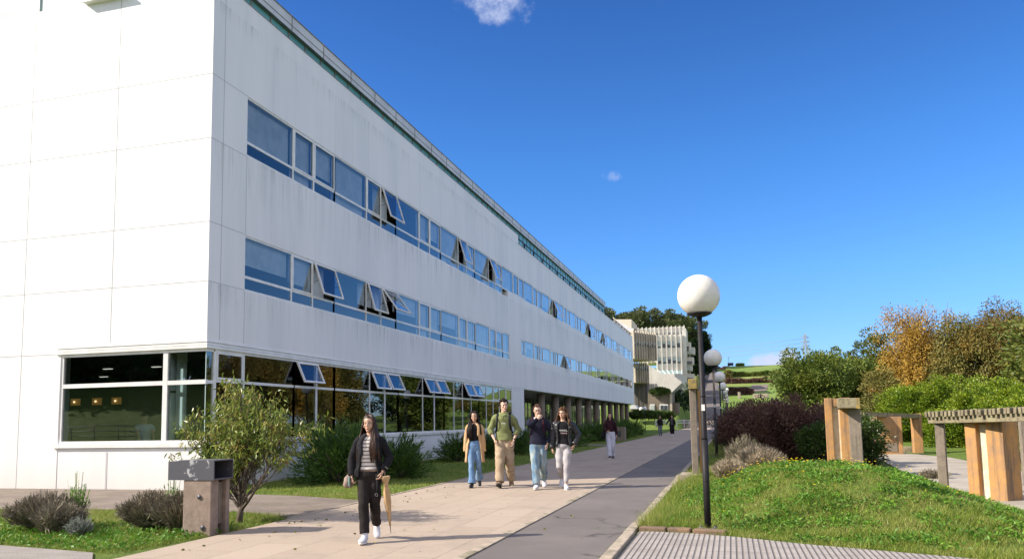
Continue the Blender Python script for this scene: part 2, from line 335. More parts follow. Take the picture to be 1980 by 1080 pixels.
WALL = wall_mat()
JOINT = M('joint', (.42, .42, .44)); FRAME = M('white_frame', (.84, .83, .81), (.74, .73, .71), 3, rough=.35)
GLASS = glass_mat('window_glass', (.80, .87, .90), 1.5, base=.02); GLASSG = glass_mat('ground_glass', (.50, .60, .60), 1.6, base=.04)
GLASSC = glass_mat('corner_glass', (.78, .86, .84), 1.6, base=.085)
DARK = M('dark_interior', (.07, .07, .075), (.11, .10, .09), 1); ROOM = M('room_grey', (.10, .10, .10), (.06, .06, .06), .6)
BLIND = M('blind', (.80, .80, .80), (.62, .65, .66), 2, rough=.9); TEAL = M('teal_glass', (.12, .36, .37), (.18, .45, .46), .4, rough=.35)
METAL = M('grey_metal', (.25, .24, .22), (.18, .17, .16), 5, rough=.5); BAND = M('roof_band', (.66, .66, .66), (.56, .56, .57), 1.2, rough=.5)
CONCG = concrete_mat('column_concrete', (.20, .16, .12), (.27, .22, .17), amt=.5)
PAV = paving_mat(); ASPH = asphalt_mat(); RIB = rib_mat(); GROUND = ground_mat()
KERB = M('kerb_stone', (.42, .35, .26), (.30, .25, .19), 6, bump=.5, bscale=60, c3=(.16, .15, .08), s3=3)
KERBR = concrete_mat('rusty_kerb', (.16, .11, .075), (.24, .15, .09), amt=.6, ss=(3, 3, 3))
SLABOLD = concrete_mat('old_slabs', (.155, .122, .098), (.225, .18, .145), streak=(.12, .12, .05), amt=.6, ss=(1.5, 6, 1), sc_=1.4)
OCHRE = concrete_mat('ochre_concrete', (.52, .27, .09), (.38, .22, .11), streak=(.15, .11, .085), amt=.95, ss=(6, 6, .45), sc_=4, bump=.9)
OCHREP = M('pale_render', (.72, .66, .50), (.6, .5, .33), 5, bump=.3)
WOOD = concrete_mat('weathered_wood', (.20, .165, .13), (.27, .22, .17), streak=(.07, .055, .045), amt=.8, ss=(30, 30, 1.2), sc_=6, bump=.8)
WOODB = concrete_mat('mossy_beam', (.20, .16, .11), (.30, .27, .16), streak=(.06, .045, .035), amt=.85, ss=(14, 3, 3), sc_=8, bump=.9)
LICHEN = M('yellow_lichen', (.36, .25, .05), (.17, .14, .08), 14, bump=.6, bscale=50)
BLACKM = M('black_paint', (.016, .015, .017), (.022, .020, .022), 6, rough=.55, bump=.15, bscale=80, spec=.25)
GREYM = M('grey_paint', (.19, .17, .14), (.12, .11, .10), 6, rough=.6)
BARK = concrete_mat('bark', (.10, .075, .055), (.15, .115, .085), amt=.7, ss=(20, 20, 2)); BARKP = concrete_mat('pale_bark', (.34, .31, .27), (.22, .19, .16), amt=.5, ss=(12, 12, 2))
WHITE = M('white_paint', (.75, .74, .72)); RUBBER = M('rubber', (.02, .02, .02), rough=.7)
def globe_mat():
    m_, t, b, o = newmat('opal_globe'); v = t.nodes.new('ShaderNodeTexCoord').outputs['Object']
    c = mixc(t, ramp(t, noise(t, 3, 5, .7, vec=v), .35, .75), (.80, .79, .76), (.72, .68, .60)); t.links.new(c, b.inputs['Base Color']); b.inputs['Roughness'].default_value = .3
    b.inputs['Subsurface Weight'].default_value = .6; b.inputs['Subsurface Radius'].default_value = (.1, .09, .07); b.inputs['Subsurface Scale'].default_value = .5; return m_
GLOBE = globe_mat()

# ------------------------------------------------------------------ terrain
def sm(a, b, x):
    t = np.clip((np.asarray(x, float)-a)/(b-a), 0, 1); return t*t*(3-2*t)
def gh(x, y):
    x = np.asarray(x, float); y = np.asarray(y, float)
    bank = np.interp(y, [9, 24, 38, 52, 66, 80, 110], [0, .27, .4, .5, .6, .65, .7])*sm(-1.2, -.8, x)*(1-sm(1.2, 3.2, x)*(1-sm(34, 44, y)))
    yt = np.where(x < -.45, 10.05, 10.03-.48*(x+.45)); d = y-yt
    mound = .58*sm(0, 3.9, d)*(1-sm(14.6, 19, y))*sm(-1.2, .9, x)*(1-.97*sm(1.9, 4.1, x))
    mound += .05*np.sin(x*2.3+1)*np.sin(y*1.9)*sm(0.3, 1.5, d)*sm(-1, .3, x)*(1-sm(3, 4, x))*(1-sm(16, 19, y))
    st = np.where(x < -7, 101., 116.)
    hl = np.clip(y-st, 0, 130); hill = .128*hl*sm(0, 22, hl)*(1-.9*sm(26, 70, x))
    # lawn terraces between the hedges
    back = np.clip(-6-y, 0, 18)*.28
    left = .35*sm(-7.2, -9.5, x)*0
    return np.maximum(bank, mound)+hill+back+left
def ghs(x, y): return float(gh(x, y))
def axis(*segs):
    o = []
    for a, b, st in segs: o += list(np.arange(a, b, st))
    return np.array(sorted(set(np.round(o, 3))))
xs = axis((-1500, -200, 100), (-200, -40, 10), (-40, -14, 2), (-14, -8, 1), (-8, -6, .5), (-6, -1.5, 1.5), (-1.5, 5.5, .25), (5.5, 14, 1), (14, 60, 3), (60, 200, 15), (200, 1501, 100))
ys = axis((-400, -60, 40), (-60, 6, 2), (6, 21, .25), (21, 50, 1), (50, 100, 4), (100, 150, 2.5), (150, 300, 5), (300, 700, 40), (700, 3001, 200))
gx, gy = np.meshgrid(xs, ys); gz_ = gh(gx, gy); nx, ny = len(xs), len(ys)
V = np.stack([gx, gy, gz_], -1).reshape(-1, 3)
ii = (np.arange(ny-1)[:, None]*nx+np.arange(nx-1)[None]).ravel(); F = np.stack([ii, ii+1, ii+nx+1, ii+nx], 1)
tag(np_mesh('ground', V, F, GROUND, True), kind='structure')

def strip(name, xl, xr, y0, y1, dz, mat, n=None, kind='structure'):
    """paved sheet between two edges following the ground, with a thin side"""
    yy = np.arange(y0, y1+.001, 2.0 if y1-y0 > 12 else max((y1-y0)/6, .2)); V = []
    for y in yy:
        a = xl(y) if callable(xl) else xl; b = xr(y) if callable(xr) else xr; z0 = ghs((a+b)/2, y)+dz
        V += [(a, y, z0-.15), (a, y, z0), (b, y, z0), (b, y, z0-.15)]
    F = [(4*i+k, 4*i+k+1, 4*i+k+5, 4*i+k+4) for i in range(len(yy)-1) for k in range(3)]
    e = len(yy)*4-4; mb = MB(); mb.add(V, F + [(0, 1, 2, 3), (e+3, e+2, e+1, e)]); o = mb.build(name, mat); return tag(o, kind=kind)
XK = -2.83; XL = -6.62; XA = -1.36
strip('pavement', XL, XK-.05, 4, 131, .02, PAV)
strip('path', XK+.06, XA, 4, 131, .012, ASPH)
strip('kerb', XK-.05, XK+.06, 4, 131, .026, KERB)
strip('path_edging', XL-.07, XL, 10.6, 131, .03, KERB)
# right-hand kerb stones
mb = MB(); y = 7.0
while y < 60:
    L = .95; j = rnd.uniform(-.012, .012); mb.box(XA+j, XA+.13+j, y, y+L-.015, -.1, .05+rnd.uniform(-.01, .012)+max(0, ghs(XA-.3, y))); y += L
tag(bevel(mb.build('kerb_right', KERB), .012), kind='structure')
strip('hill_road', lambda y: -5.8-(y-128)*.022, lambda y: -1.4-(y-128)*.022, 128, 258, .05, ASPH)
def poly_sheet(name, pts, z, mat, thick=.12):
    n = len(pts); mb = MB(); mb.add([(p[0], p[1], z) for p in pts]+[(p[0], p[1], z-thick) for p in pts], [tuple(range(n))]+[(i, i+n, (i+1) % n+n, (i+1) % n) for i in range(n)])
    return tag(mb.build(name, mat), kind='structure')
poly_sheet('ribbed_pavement', [(-1.2, 4), (7, 4), (7, 6.6), (4.2, 7.8), (2.07, 8.84), (.75, 9.4), (-.02, 9.84), (-.45, 10.02), (-1.0, 10.12), (-1.2, 10.1)], .022, RIB)
poly_sheet('ribbed_pavement_left', [(-20, 2), (-6.8, 2), (-6.8, 7.0), (-7.2, 7.42), (-8.8, 7.66), (-12, 7.9), (-20, 8.2)], .022, RIB)
mb = MB()
for x0, x1, ya, yb in ((-1.2, -.86, 10.14, 10.3), (-.84, -.55, 10.1, 10.26), (-.52, -.12, 10.0, 10.16)): mb.obox(((x0+x1)/2, (ya+yb)/2, .02), ((x1-x0)/2, -.03, 0), (.01, .07, 0), (0, 0, .05))
tag(bevel(mb.build('kerb_edging', KERBR), .015), kind='structure')
poly_sheet('side_path', [(-40, 11.3), (-12.9, 11.15), (-9.4, 11.55), (-7.8, 11.35), (XL-.08, 10.8), (XL-.08, 13.4), (-8.6, 14.1), (-11.5, 14.6), (-11.5, 15.09), (-40, 15.09)], .018, SLABOLD)
poly_sheet('stone_pad', [(-8.6, 43.8), (XL-.08, 43.3), (XL-.08, 45.9), (-8.9, 46.2)], .02, SLABOLD)
GRAVEL = M('pale_path', (.40, .36, .29), (.31, .27, .215), 1.3, bump=.3, bscale=60)
poly_sheet('garden_path', [(5.3, 10.5), (6.9, 13.0), (6.9, 18), (6.9, 24), (6.95, 28.8), (6.3, 32), (5.6, 36), (4.2, 36), (4.7, 31), (4.55, 27), (4.2, 22), (3.95, 18), (4.0, 14), (3.7, 11)][::-1], .025, GRAVEL)
poly_sheet('post_footing', [(-1.15, 17.5), (-.55, 17.5), (-.55, 18.4), (-1.15, 18.4)], ghs(-.8, 18)+.06, KERB, .2)

# ------------------------------------------------------------------ the white building
A = -11.62; Y0 = 15.1
B = empty('university_building', (A, Y0, 0), label='long white panelled building with strips of blue windows above glazed ground floor', cat='building')
B.location = (0, 0, 0)
mb = MB(); T = .3
def fr(y0, y1, z0, z1): mb.box(A-T, A, y0, y1, z0, z1)
fr(Y0, 42.8, 9.88, 12.35); fr(42.8, 97.2, 9.88, 11.84)
fr(Y0, 16.5, 8.31, 9.88); fr(95.9, 97.2, 8.31, 9.88); fr(40.4, 95.9, 8.31, 8.65)
fr(Y0, 97.2, 6.25, 8.31)
fr(Y0, 16.5, 4.83, 6.25); fr(40.62, 43.06, 4.83, 6.25); fr(43.06, 95.7, 4.83, 5.25); fr(95.7, 97.2, 4.83, 6.25)
fr(Y0, 97.2, 3.33, 4.83)
fr(40.94, 43.5, 0, 3.33); mb.box(A-T, A-.01, Y0, 40.94, -.2, .98)
mb.box(-40, A-T, Y0, Y0+T, 3.33, 12.24); mb.box(-15.83, A-T, Y0+.01, Y0+T, -.2, .98); mb.box(-40, -15.83, Y0, Y0+T, -.2, 3.33)
mb.box(-40, A-T, 96.9, 97.2, 3.33, 11.84)
mb.box(A-4.2, A-T, 43.2, 43.5, 0, 3.33)
# joints, 3 mm proud
def jr(y0, y1, z0, z1, k=1): mb.box(A, A+.003, y0, y1, z0, z1, k)
def jl(x0, x1, z0, z1, k=1): mb.box(x0, x1, Y0-.003, Y0, z0, z1, k)
for z in (9.885, 8.295, 6.265, 4.845): jr(Y0, 16.5, z-.006, z+.006); jl(-40, A-.01, z-.006, z+.006)
jl(-40, -15.9, 3.28, 3.294)
for x in (-14.36, -17.06, -19.8, -22.5, -25.2): jl(x-.007, x+.007, 3.5 if x > -15.8 else 0, 12.2)
jl(-14.37, -14.352, 0, .9); 
jr(15.54, 15.556, 3.5, 12.3); jr(16.49, 16.505, 3.5, 4.8); jr(16.49, 16.505, 6.3, 8.28)
y = 17.63
while y < 97:
    for z0, z1 in ((3.5, 4.78), (6.3, 8.25), (9.95, 11.8)): jr(y-.004, y+.004, z0, z1, 2)
    y += 1.143
JL2 = M('faint_joint', (.66, .66, .68))
bw = mb.build('facade_wall', [WALL, JOINT, JL2], B)
# coping and string course
mb = MB(); mb.box(A-.34, A+.012, Y0-.012, 42.83, 12.35, 12.372); mb.box(A-.34, A+.012, 42.83, 97.25, 11.84, 11.865); mb.build('coping', METAL, B)
mb = MB()
for z0, z1, p in ((3.27, 3.335, .035), (3.345, 3.40, .02), (3.41, 3.44, .03)): mb.box(A-.2, A+p, Y0-p, 40.98, z0, z1); mb.box(-15.95, A-.2, Y0-p, Y0+.1, z0+.001, z1-.001)
mb.build('string_course', FRAME, B)
mb = MB(); mb.box(A-.25, A+.045, Y0-.045, 40.98, .99, 1.08); mb.box(-15.93, A-.25, Y0-.045, Y0+.1, .991, 1.079); mb.build('sill_ledge', FRAME, B)
# floors, soffit and dark inside
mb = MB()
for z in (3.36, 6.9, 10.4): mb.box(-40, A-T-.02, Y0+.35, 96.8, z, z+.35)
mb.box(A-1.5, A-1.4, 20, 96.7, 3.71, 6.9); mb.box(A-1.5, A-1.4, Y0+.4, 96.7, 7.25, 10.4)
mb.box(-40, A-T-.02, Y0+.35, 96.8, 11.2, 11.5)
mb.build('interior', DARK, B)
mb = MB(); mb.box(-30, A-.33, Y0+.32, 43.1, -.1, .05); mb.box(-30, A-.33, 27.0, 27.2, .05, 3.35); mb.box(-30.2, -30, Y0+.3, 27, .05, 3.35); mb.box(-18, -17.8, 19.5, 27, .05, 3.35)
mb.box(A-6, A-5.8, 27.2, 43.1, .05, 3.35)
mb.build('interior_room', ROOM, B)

def window(y0, y1, z0, z1, edges, zs=None, sash=(), openings=(), blinds=True, X=A-.03, glass=None, seed=0):
    """one bay: frame with mullions, transom, glazing, opened sashes and blinds"""
    r = random.Random(seed); fmb = MB(); t = .05; dp = .06
    fmb.box(X-dp, X+.012, y0, y1, z0, z0+t); fmb.box(X-dp, X+.012, y0, y1, z1-t, z1)
    for i, e in enumerate(edges):
        wd = .065 if i % 3 else .055
        fmb.box(X-dp+.002, X+.010, e-wd/2, e+wd/2, z0+t, z1-t)
    allv = list(edges)
    zb = z0+t
    if zs:
        for a_, b_ in zip(allv[:-1], allv[1:]): fmb.box(X-dp+.004, X+.008, a_+.03, b_-.03, zs-.035, zs+.035)
        zb = zs+.03
    for i in sash:
        if i in dict(openings) or i+1 >= len(allv): continue
        a_, b_ = allv[i]+.035, allv[i+1]-.035
        fmb.box(X+.001, X+.022, a_, b_, zb, zb+.045); fmb.box(X+.001, X+.022, a_, b_, z1-t-.045, z1-t); fmb.box(X+.001, X+.022, a_, a_+.045, zb+.045, z1-t-.045); fmb.box(X+.001, X+.022, b_-.045, b_, zb+.045, z1-t-.045)
    wo = fmb.build('window', FRAME, B)
    g = MB(); op = dict(openings)
    for i, (a_, b_) in enumerate(zip(allv[:-1], allv[1:])):
        a2, b2 = a_+.02, b_-.02; tl = r.uniform(-.0015, .0015)
        if zs: g.add([(X-.006, a2, z0+.03), (X-.006, b2, z0+.03), (X-.006, b2, zs), (X-.006, a2, zs)], [(0, 1, 2, 3)])
        if i in op: continue
        g.add([(X-.006, a2, zb-.02), (X-.006, b2, zb-.02), (X-.006+tl, b2, z1-.03), (X-.006+tl, a2, z1-.03)], [(0, 1, 2, 3)])
    g.build('pane', glass or GLASS, wo)
    for i, ang in openings:
        a_, b_ = allv[i]+.035, allv[i+1]-.035; h = z1-t-zb; s = MB(); q = .045
        s.box(-.02, .025, a_, b_, -q, 0); s.box(-.02, .025, a_, b_, -h, -h+q); s.box(-.02, .025, a_, a_+q, -h+q, -q); s.box(-.02, .025, b_-q, b_, -h+q, -q)
        so = s.build('sash', FRAME, wo); g = MB(); g.add([(0, a_+q, -h+q), (0, b_-q, -h+q), (0, b_-q, -q), (0, a_+q, -q)], [(0, 1, 2, 3)])
        so.location = (X+.05, 0, z1-t-.01); so.rotation_euler = (0, -math.radians(ang), 0)
        # the glass of the opened light belongs to its own mesh beside the sash frame
        go = g.build('pane', glass or GLASS, wo); go.location = so.location; go.rotation_euler = so.rotation_euler
        L = h*.55
        for yy in (a_+.01, b_-.01): st = MB(); st.bar((X, yy, z1-t-L*1.1), (X+.05+math.sin(math.radians(ang))*L, yy, z1-t-math.cos(math.radians(ang))*L), .015, .015); st.build('stay', METAL, wo)
    if blinds:
        bl = None
        for i, (a_, b_) in enumerate(zip(allv[:-1], allv[1:])):
            if r.random() < .88:
                lo_ = z0+.05 if r.random() < .4 else (zs or z0)+r.uniform(.05, (z1-z0)*.35)
                cuts = [a_+.03, b_-.03] if b_-a_ < 1.5 or r.random() < .5 else [a_+.03, (a_+b_)/2, b_-.03]
                for c0, c1 in zip(cuts[:-1], cuts[1:]): bl = MB(); bd_ = .34 if i in op else .14; bl.box(X-bd_-.01, X-bd_, c0, c1-.01, lo_ + (0 if c0 == cuts[0] else r.uniform(0, .3)), z1-.02); bl.build('blind', BLIND, wo)
    return wo
P = 4.572
OPU = {1: [(2, 17)], 3: [(1, 16)], 4: [(1, 19)], 7: [(2, 20)], 10: [(2, 15)], 12: [(1, 15)]}
n = 0; y = 16.5
while y < 95.8:
    e = [y, min(y+2.19, 95.9), min(y+3.31, 95.9), min(y+P, 95.9)]; e = sorted(set(e)); y1 = e[-1]
    first = y < 40.3
    window(e[0], y1, 8.31 if y < 39 else 8.65, 9.88, e, 8.66+.02 if y < 39 else None, (1, 2), OPU.get(n, []) if len(e) > 3 else [], seed=n+3); n += 1; y += P
OPL = {0: [(2, 18)], 1: [(1, 16), (2, 36)]}; n = 0; y = 16.5
while y < 40.5:
    e = sorted(set([y, min(y+2.17, 40.6), min(y+3.30, 40.6), min(y+P, 40.6)]))
    window(e[0], e[-1], 4.83, 6.25, e, 5.19, (1, 2), OPL.get(n, []), seed=n+40); n += 1; y += P
y = 43.06; n = 0
OPL2 = {2: [(2, 25)], 3: [(0, 20)]}
while y < 95.5:
    e = sorted(set([y, min(y+.85, 95.7), min(y+3.04, 95.7), min(y+4.18, 95.7), min(y+P, 95.7)])); e = [q for i, q in enumerate(e) if i == 0 or q-e[i-1] > .06]
    window(e[0], e[-1], 5.25, 6.25, e, None, (0, 2), [], seed=n+80) if n != 2 else window(e[0], e[-1], 5.25, 6.25, e, None, (0,), [(2, 18)], seed=n+80)
    n += 1; y += P
GE = [15.44, 16.56, 18.86, 20.06, 21.12, 23.51, 24.69, 25.82, 28.14, 29.37, 30.49, 31.69, 32.82, 34.01, 35.18, 36.32, 37.46, 38.56, 39.72, 40.94]
def gwin(ed, sash, ops, seed):
    """ground-floor bay: tall light below, hinged light above the transom"""
    X = A-.03; f = MB(); t = .06
    f.box(X-.06, X+.015, ed[0], ed[-1], 1.08, 1.14); f.box(X-.06, X+.015, ed[0], ed[-1], 3.21, 3.27)
    for e in ed: wd = .09 if abs(e-20.06) < .1 or abs(e-24.69) < .1 or abs(e-15.44) < .1 or abs(e-21.12) < .1 or abs(e-29.37) < .1 else .05; f.box(X-.058, X+.013, e-wd/2, e+wd/2, 1.14, 3.21)
    f_ = list(zip(ed[:-1], ed[1:])); op = dict(ops); g = MB()
    for i, (a_, b_) in enumerate(f_):
        f.box(X-.056, X+.011, a_+.03, b_-.03, 2.49, 2.56)
        if i in sash and i not in op:
            a2, b2 = a_+.05, b_-.05
            for q in ((a2, b2, 2.56, 2.61), (a2, b2, 3.16, 3.21), (a2, a2+.05, 2.61, 3.16), (b2-.05, b2, 2.61, 3.16)): f.box(X+.001, X+.026, *q)
        t1 = RG.uniform(-.003, .003)
        g.add([(X-.006, a_+.02, 1.12), (X-.006, b_-.02, 1.12), (X-.006+t1, b_-.02, 2.5), (X-.006+t1, a_+.02, 2.5)], [(0, 1, 2, 3)])
        if i not in op: g.add([(X-.006, a_+.02, 2.54), (X-.006, b_-.02, 2.54), (X-.006-t1, b_-.02, 3.23), (X-.006-t1, a_+.02, 3.23)], [(0, 1, 2, 3)])
    wo = f.build('window', FRAME, B); g.build('pane', GLASSG, wo)
    for i, ang in ops:
        a_, b_ = f_[i][0]+.05, f_[i][1]-.05; h = .62; q = .05; s = MB()
        s.box(-.02, .03, a_, b_, -q, 0); s.box(-.02, .03, a_, b_, -h, -h+q); s.box(-.02, .03, a_, a_+q, -h+q, -q); s.box(-.02, .03, b_-q, b_, -h+q, -q)
        so = s.build('sash', FRAME, wo); so.location = (X+.06, 0, 3.2); so.rotation_euler = (0, -math.radians(ang), 0)
        g = MB(); g.add([(0, a_+q, -h+q), (0, b_-q, -h+q), (0, b_-q, -q), (0, a_+q, -q)], [(0, 1, 2, 3)]); go = g.build('pane', GLASS, wo); go.location = so.location; go.rotation_euler = so.rotation_euler
gwin(GE[0:3], (0,), (), 1); gwin(GE[2:5], (0,), ((0, 24),), 2); gwin(GE[4:8], (1, 2), ((1, 22), (2, 24)), 3); gwin(GE[7:11], (1, 2), ((1, 24), (2, 25)), 4)
gwin(GE[10:15], (2, 3), ((2, 24), (3, 24)), 5); gwin(GE[14:20], (2, 4), (), 6)
# corner window of the left facade with frameless glass corner
f = MB()
Yw = Y0+.06
f.box(-15.83, A-.02, Yw-.04, Yw+.06, 1.08, 1.15); f.box(-15.83, A-.02, Yw-.04, Yw+.06, 3.2, 3.27); f.box(-15.83, A-.03, Yw-.038, Yw+.058, 2.44, 2.54)
f.box(-15.83, -15.75, Yw-.039, Yw+.059, 1.15, 3.2); f.box(-12.83, -12.70, Yw-.041, Yw+.061, 1.15, 3.2)
f.box(A-.12, A-.03, Y0+.12, 15.40, 1.08, 1.15); f.box(A-.12, A-.03, Y0+.12, 15.40, 3.2, 3.27); f.box(A-.12, A-.03, Y0+.12, 15.40, 2.45, 2.53)
cw = f.build('corner_window', FRAME, B)
g = MB(); g.add([(-15.76, Yw, 1.12), (-12.8, Yw, 1.12), (-12.8, Yw, 3.22), (-15.76, Yw, 3.22)], [(0, 1, 2, 3)]); g.add([(-12.73, Yw, 1.12), (A-.05, Yw, 1.12), (A-.05, Yw, 3.22), (-12.73, Yw, 3.22)], [(0, 1, 2, 3)])
g.add([(A-.05, Yw, 1.12), (A-.05, 15.42, 1.12), (A-.05, 15.42, 3.22), (A-.05, Yw, 3.22)], [(0, 1, 2, 3)]); g.build('pane', GLASSC, cw)
f = MB(); f.box(A-.06, A-.045, Yw-.012, Yw+.0, 1.1, 3.22); f.build('glass_edge', M('glass_edge', (.5, .62, .6), rough=.3), cw)
# top storey: teal glazing, pale band, posts
XT = -12.4
mb = MB(); mb.box(XT-.1, XT, Y0+.4, 79.8, 11.5, 13.3); mb.build('top_floor_glazing', TEAL, B)
mb = MB(); mb.box(XT-.3, XT+.12, Y0+.35, 79.85, 13.3, 13.78); mb.box(-39.9, XT-.3, Y0+.36, 79.8, 13.4, 13.72); mb.build('roof_band', BAND, B)
mb = MB(); y = 15.8; k = 0
while y < 79.8:
    mb.box(XT, XT+.03, y-.025, y+.025, 12.0, 13.3)
    if k % 2 == 0: mb.box(XT+.12, XT+.135, y-.012, y+.012, 13.3, 13.80)
    y += .94; k += 1
mb.box(XT+.12, XT+.13, Y0+.4, 79.8, 13.455, 13.475); mb.box(XT-.3, XT+.14, Y0+.3, 79.9, 13.745, 13.775); mb.box(XT, XT+.13, Y0+.35, 79.8, 13.28, 13.3)
mb.build('roof_trim', METAL, B)
mb = MB(); mb.box(A-.12, A-.07, 42.9, 97.1, 12.2, 12.25); y = 44.6
while y < 97: mb.box(A-.13, A-.06, y-.05, y+.05, 11.9, 12.2); y += 2.286
y = 80
while y < 97: mb.box(A-.11, A-.08, y-.015, y+.015, 11.9, 12.2); y += .5
mb.build('parapet_rail', BLACKM, B)
# top-storey windows on the left facade
f = MB(); f.box(-30, -14.3, Y0+.0, Y0+.12, 12.24, 12.32); f.box(-15.45, -14.1, Y0-.16, Y0, 12.24, 12.29); 
for x in (-14.3, -15.42, -17.05, -19.8, -22.5): f.box(x-.06, x+.06, Y0+.002, Y0+.118, 12.32, 13.7)
f.box(-30, -14.2, Y0, Y0+.12, 13.6, 13.9); f.box(-14.2, XT-.35, Y0, Y0+.3, 12.24, 13.72)
tw = f.build('window', FRAME, B); g = MB(); g.add([(-15.42, Y0+.07, 12.3), (-14.3, Y0+.07, 12.3), (-14.3, Y0+.07, 13.65), (-15.42, Y0+.07, 13.65)], [(0, 1, 2, 3)]); g.build('pane', GLASSG, tw)
f = MB(); f.box(-30, -15.43, Y0+.035, Y0+.045, 12.3, 13.62); f.build('frosted_pane', M('frosted_glass', (.24, .36, .38), (.32, .42, .40), .5, rough=.3), tw)
# arcade: round columns, recessed front
for k in range(11):
    y = 50.4+4.42*k; mb = MB(); mb.tube([(-12.3, y, -.1), (-12.3, y, 3.36)], .27, 20); mb.build('column', CONCG, B)
mb = MB(); mb.box(A-4.4, A-4.2, 43.5, 96.8, -.1, .95); mb.box(A-4.35, A-.33, 43.5, 96.8, 3.30, 3.355); mb.build('recessed_wall', M('dado', (.5, .5, .5)), B)
f = MB(); y = 43.6
while y < 96.6: f.box(A-4.35, A-4.25, y-.03, y+.03, .95, 3.3); y += 1.14
f.box(A-4.34, A-4.26, 43.5, 96.8, 2.4, 2.46); rw = f.build('window', FRAME, B); g = MB(); g.add([(A-4.3, 43.5, .95), (A-4.3, 96.7, .95), (A-4.3, 96.7, 3.3), (A-4.3, 43.5, 3.3)], [(0, 1, 2, 3)]); g.build('pane', GLASSG, rw)
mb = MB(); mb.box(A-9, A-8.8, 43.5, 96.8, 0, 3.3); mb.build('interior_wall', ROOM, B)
strip('arcade_floor', A-4.2, A-.2, 43.5, 97, .03, SLABOLD)
# inside the corner room
WG = M('room_white', (.70, .74, .70))
_p = at(330, 800, 15.75); t = empty('round_column', (_p.x, _p.y, 0), label='round white column inside the corner room behind glass', cat='column')
mb = MB(); mb.tube([(0, 0, .05), (0, 0, 3.35)], .10, 20); mb.build('shaft', WG, t); mb = MB(); mb.tube([(0, 0, 2.28), (0, 0, 2.34)], .107, 20); mb.build('ring', ROOM, t)
_p = at(349, 800, 16.15); t = empty('partition_panel', (_p.x, _p.y, 0), label='pale hanging panel beside the column inside corner room', cat='panel')
mb = MB(); mb.box(-.15, .13, 0, .04, 1.38, 3.3); mb.build('board', WG, t); mb = MB(); mb.box(.0, .04, -.03, -.002, 1.40, 2.2); mb.box(0, .04, -.03, -.002, 2.32, 2.9); mb.build('light_strip', M('strip', (.9, .9, .9), emit=(.8, 1, .95, .35)), t)
LAMPW = M('amber_lamp', (.5, .3, .1), emit=(1, .5, .12, .07)); LAMPC = M('bulb', (1, .8, .5), emit=(1, .75, .4, 1.0))
for k, x in enumerate((-22.36, -21.43, -20.59)):
    t = empty('wall_lamp', (x, 22, 2.4), label='amber glowing square wall lamp inside corner window, %s of three' % ('leftmost', 'middle one', 'rightmost')[k], cat='wall lamp', group='amber lamps inside the corner room')
    mb = MB(); mb.box(-.19, .19, 0, .05, -.12, .12); mb.build('shade', LAMPW, t); mb = MB(); mb.ell((0, -.04, 0), (.04, .03, .04), 10, 6); mb.build('bulb', LAMPC, t)
CL = M('ceiling_strip', (.9, .9, .9), emit=(1, .95, .85, .5))
for k, (px, py, yy) in enumerate(((208, 729, 20), (302, 725, 20), (201, 717, 23))):
    p = at(px, py, yy); mb = MB(); mb.box(-.15, .15, -.05, .05, -.02, .0); o = mb.build('ceiling_light', CL); o.location = (p.x, p.y, 3.345)
    tag(o, 'thin lit ceiling strip behind corner glass, ' + ('above the amber lamps', 'above the man indoors', 'smallest and farthest back')[k], 'ceiling light', 'ceiling strips in the corner room')

# ------------------------------------------------------------------ plants
def unit(a): return a/np.maximum(np.linalg.norm(a, axis=1, keepdims=True), 1e-9)
def rdir(g, n): return unit(g.normal(size=(n, 3)))
def leaf_quads(P, D, L, W, g, fold=.0):
    n = len(P); D = unit(D); S = unit(np.cross(D, rdir(g, n))); Nn = np.cross(D, S)
    L = np.broadcast_to(np.asarray(L, float), (n,))[:, None]; W = np.broadcast_to(np.asarray(W, float), (n,))[:, None]
    a = P; m1 = P+D*L*.45+S*W*.5+Nn*L*.06; t = P+D*L-Nn*L*.08; m2 = P+D*L*.45-S*W*.5+Nn*L*.06
    return np.stack([a, m1, t, m2], 1).reshape(-1, 3)
def quads(n, o=0): return np.arange(n*4).reshape(n, 4)+o
def foliage(name, P, D, L, W, mat, parent, g): return np_mesh(name, leaf_quads(P, D, L, W, g), quads(len(P)), mat, False, parent)
def crown_pts(g, c, r, ncl, per, cr, flat=.7, shell=.55, droop=0, lump=.3):
    """leaf positions and directions in clumps spread through an ellipsoid"""
    d = rdir(g, ncl); rad = shell+(1-shell)*g.random(ncl)**.6; k = 1+lump*np.sin(d[:, 0]*3.1+g.random()*6)*np.sin(d[:, 1]*4.3+g.random()*6)+lump*.6*np.sin(d[:, 2]*5+g.random()*6)
    C = np.asarray(c)+d*rad[:, None]*np.asarray(r)*k[:, None]*.86
    rr = cr*(.6+.8*g.random(ncl))
    idx = np.repeat(np.arange(ncl), per); o = rdir(g, len(idx)); q = g.random(len(idx))**.45
    off = o*q[:, None]*rr[idx][:, None]; off[:, 2] *= flat
    P = C[idx]+off; D = o+.5*d[idx]+g.normal(size=(len(idx), 3))*.4; D[:, 2] -= droop
    return P, D, C
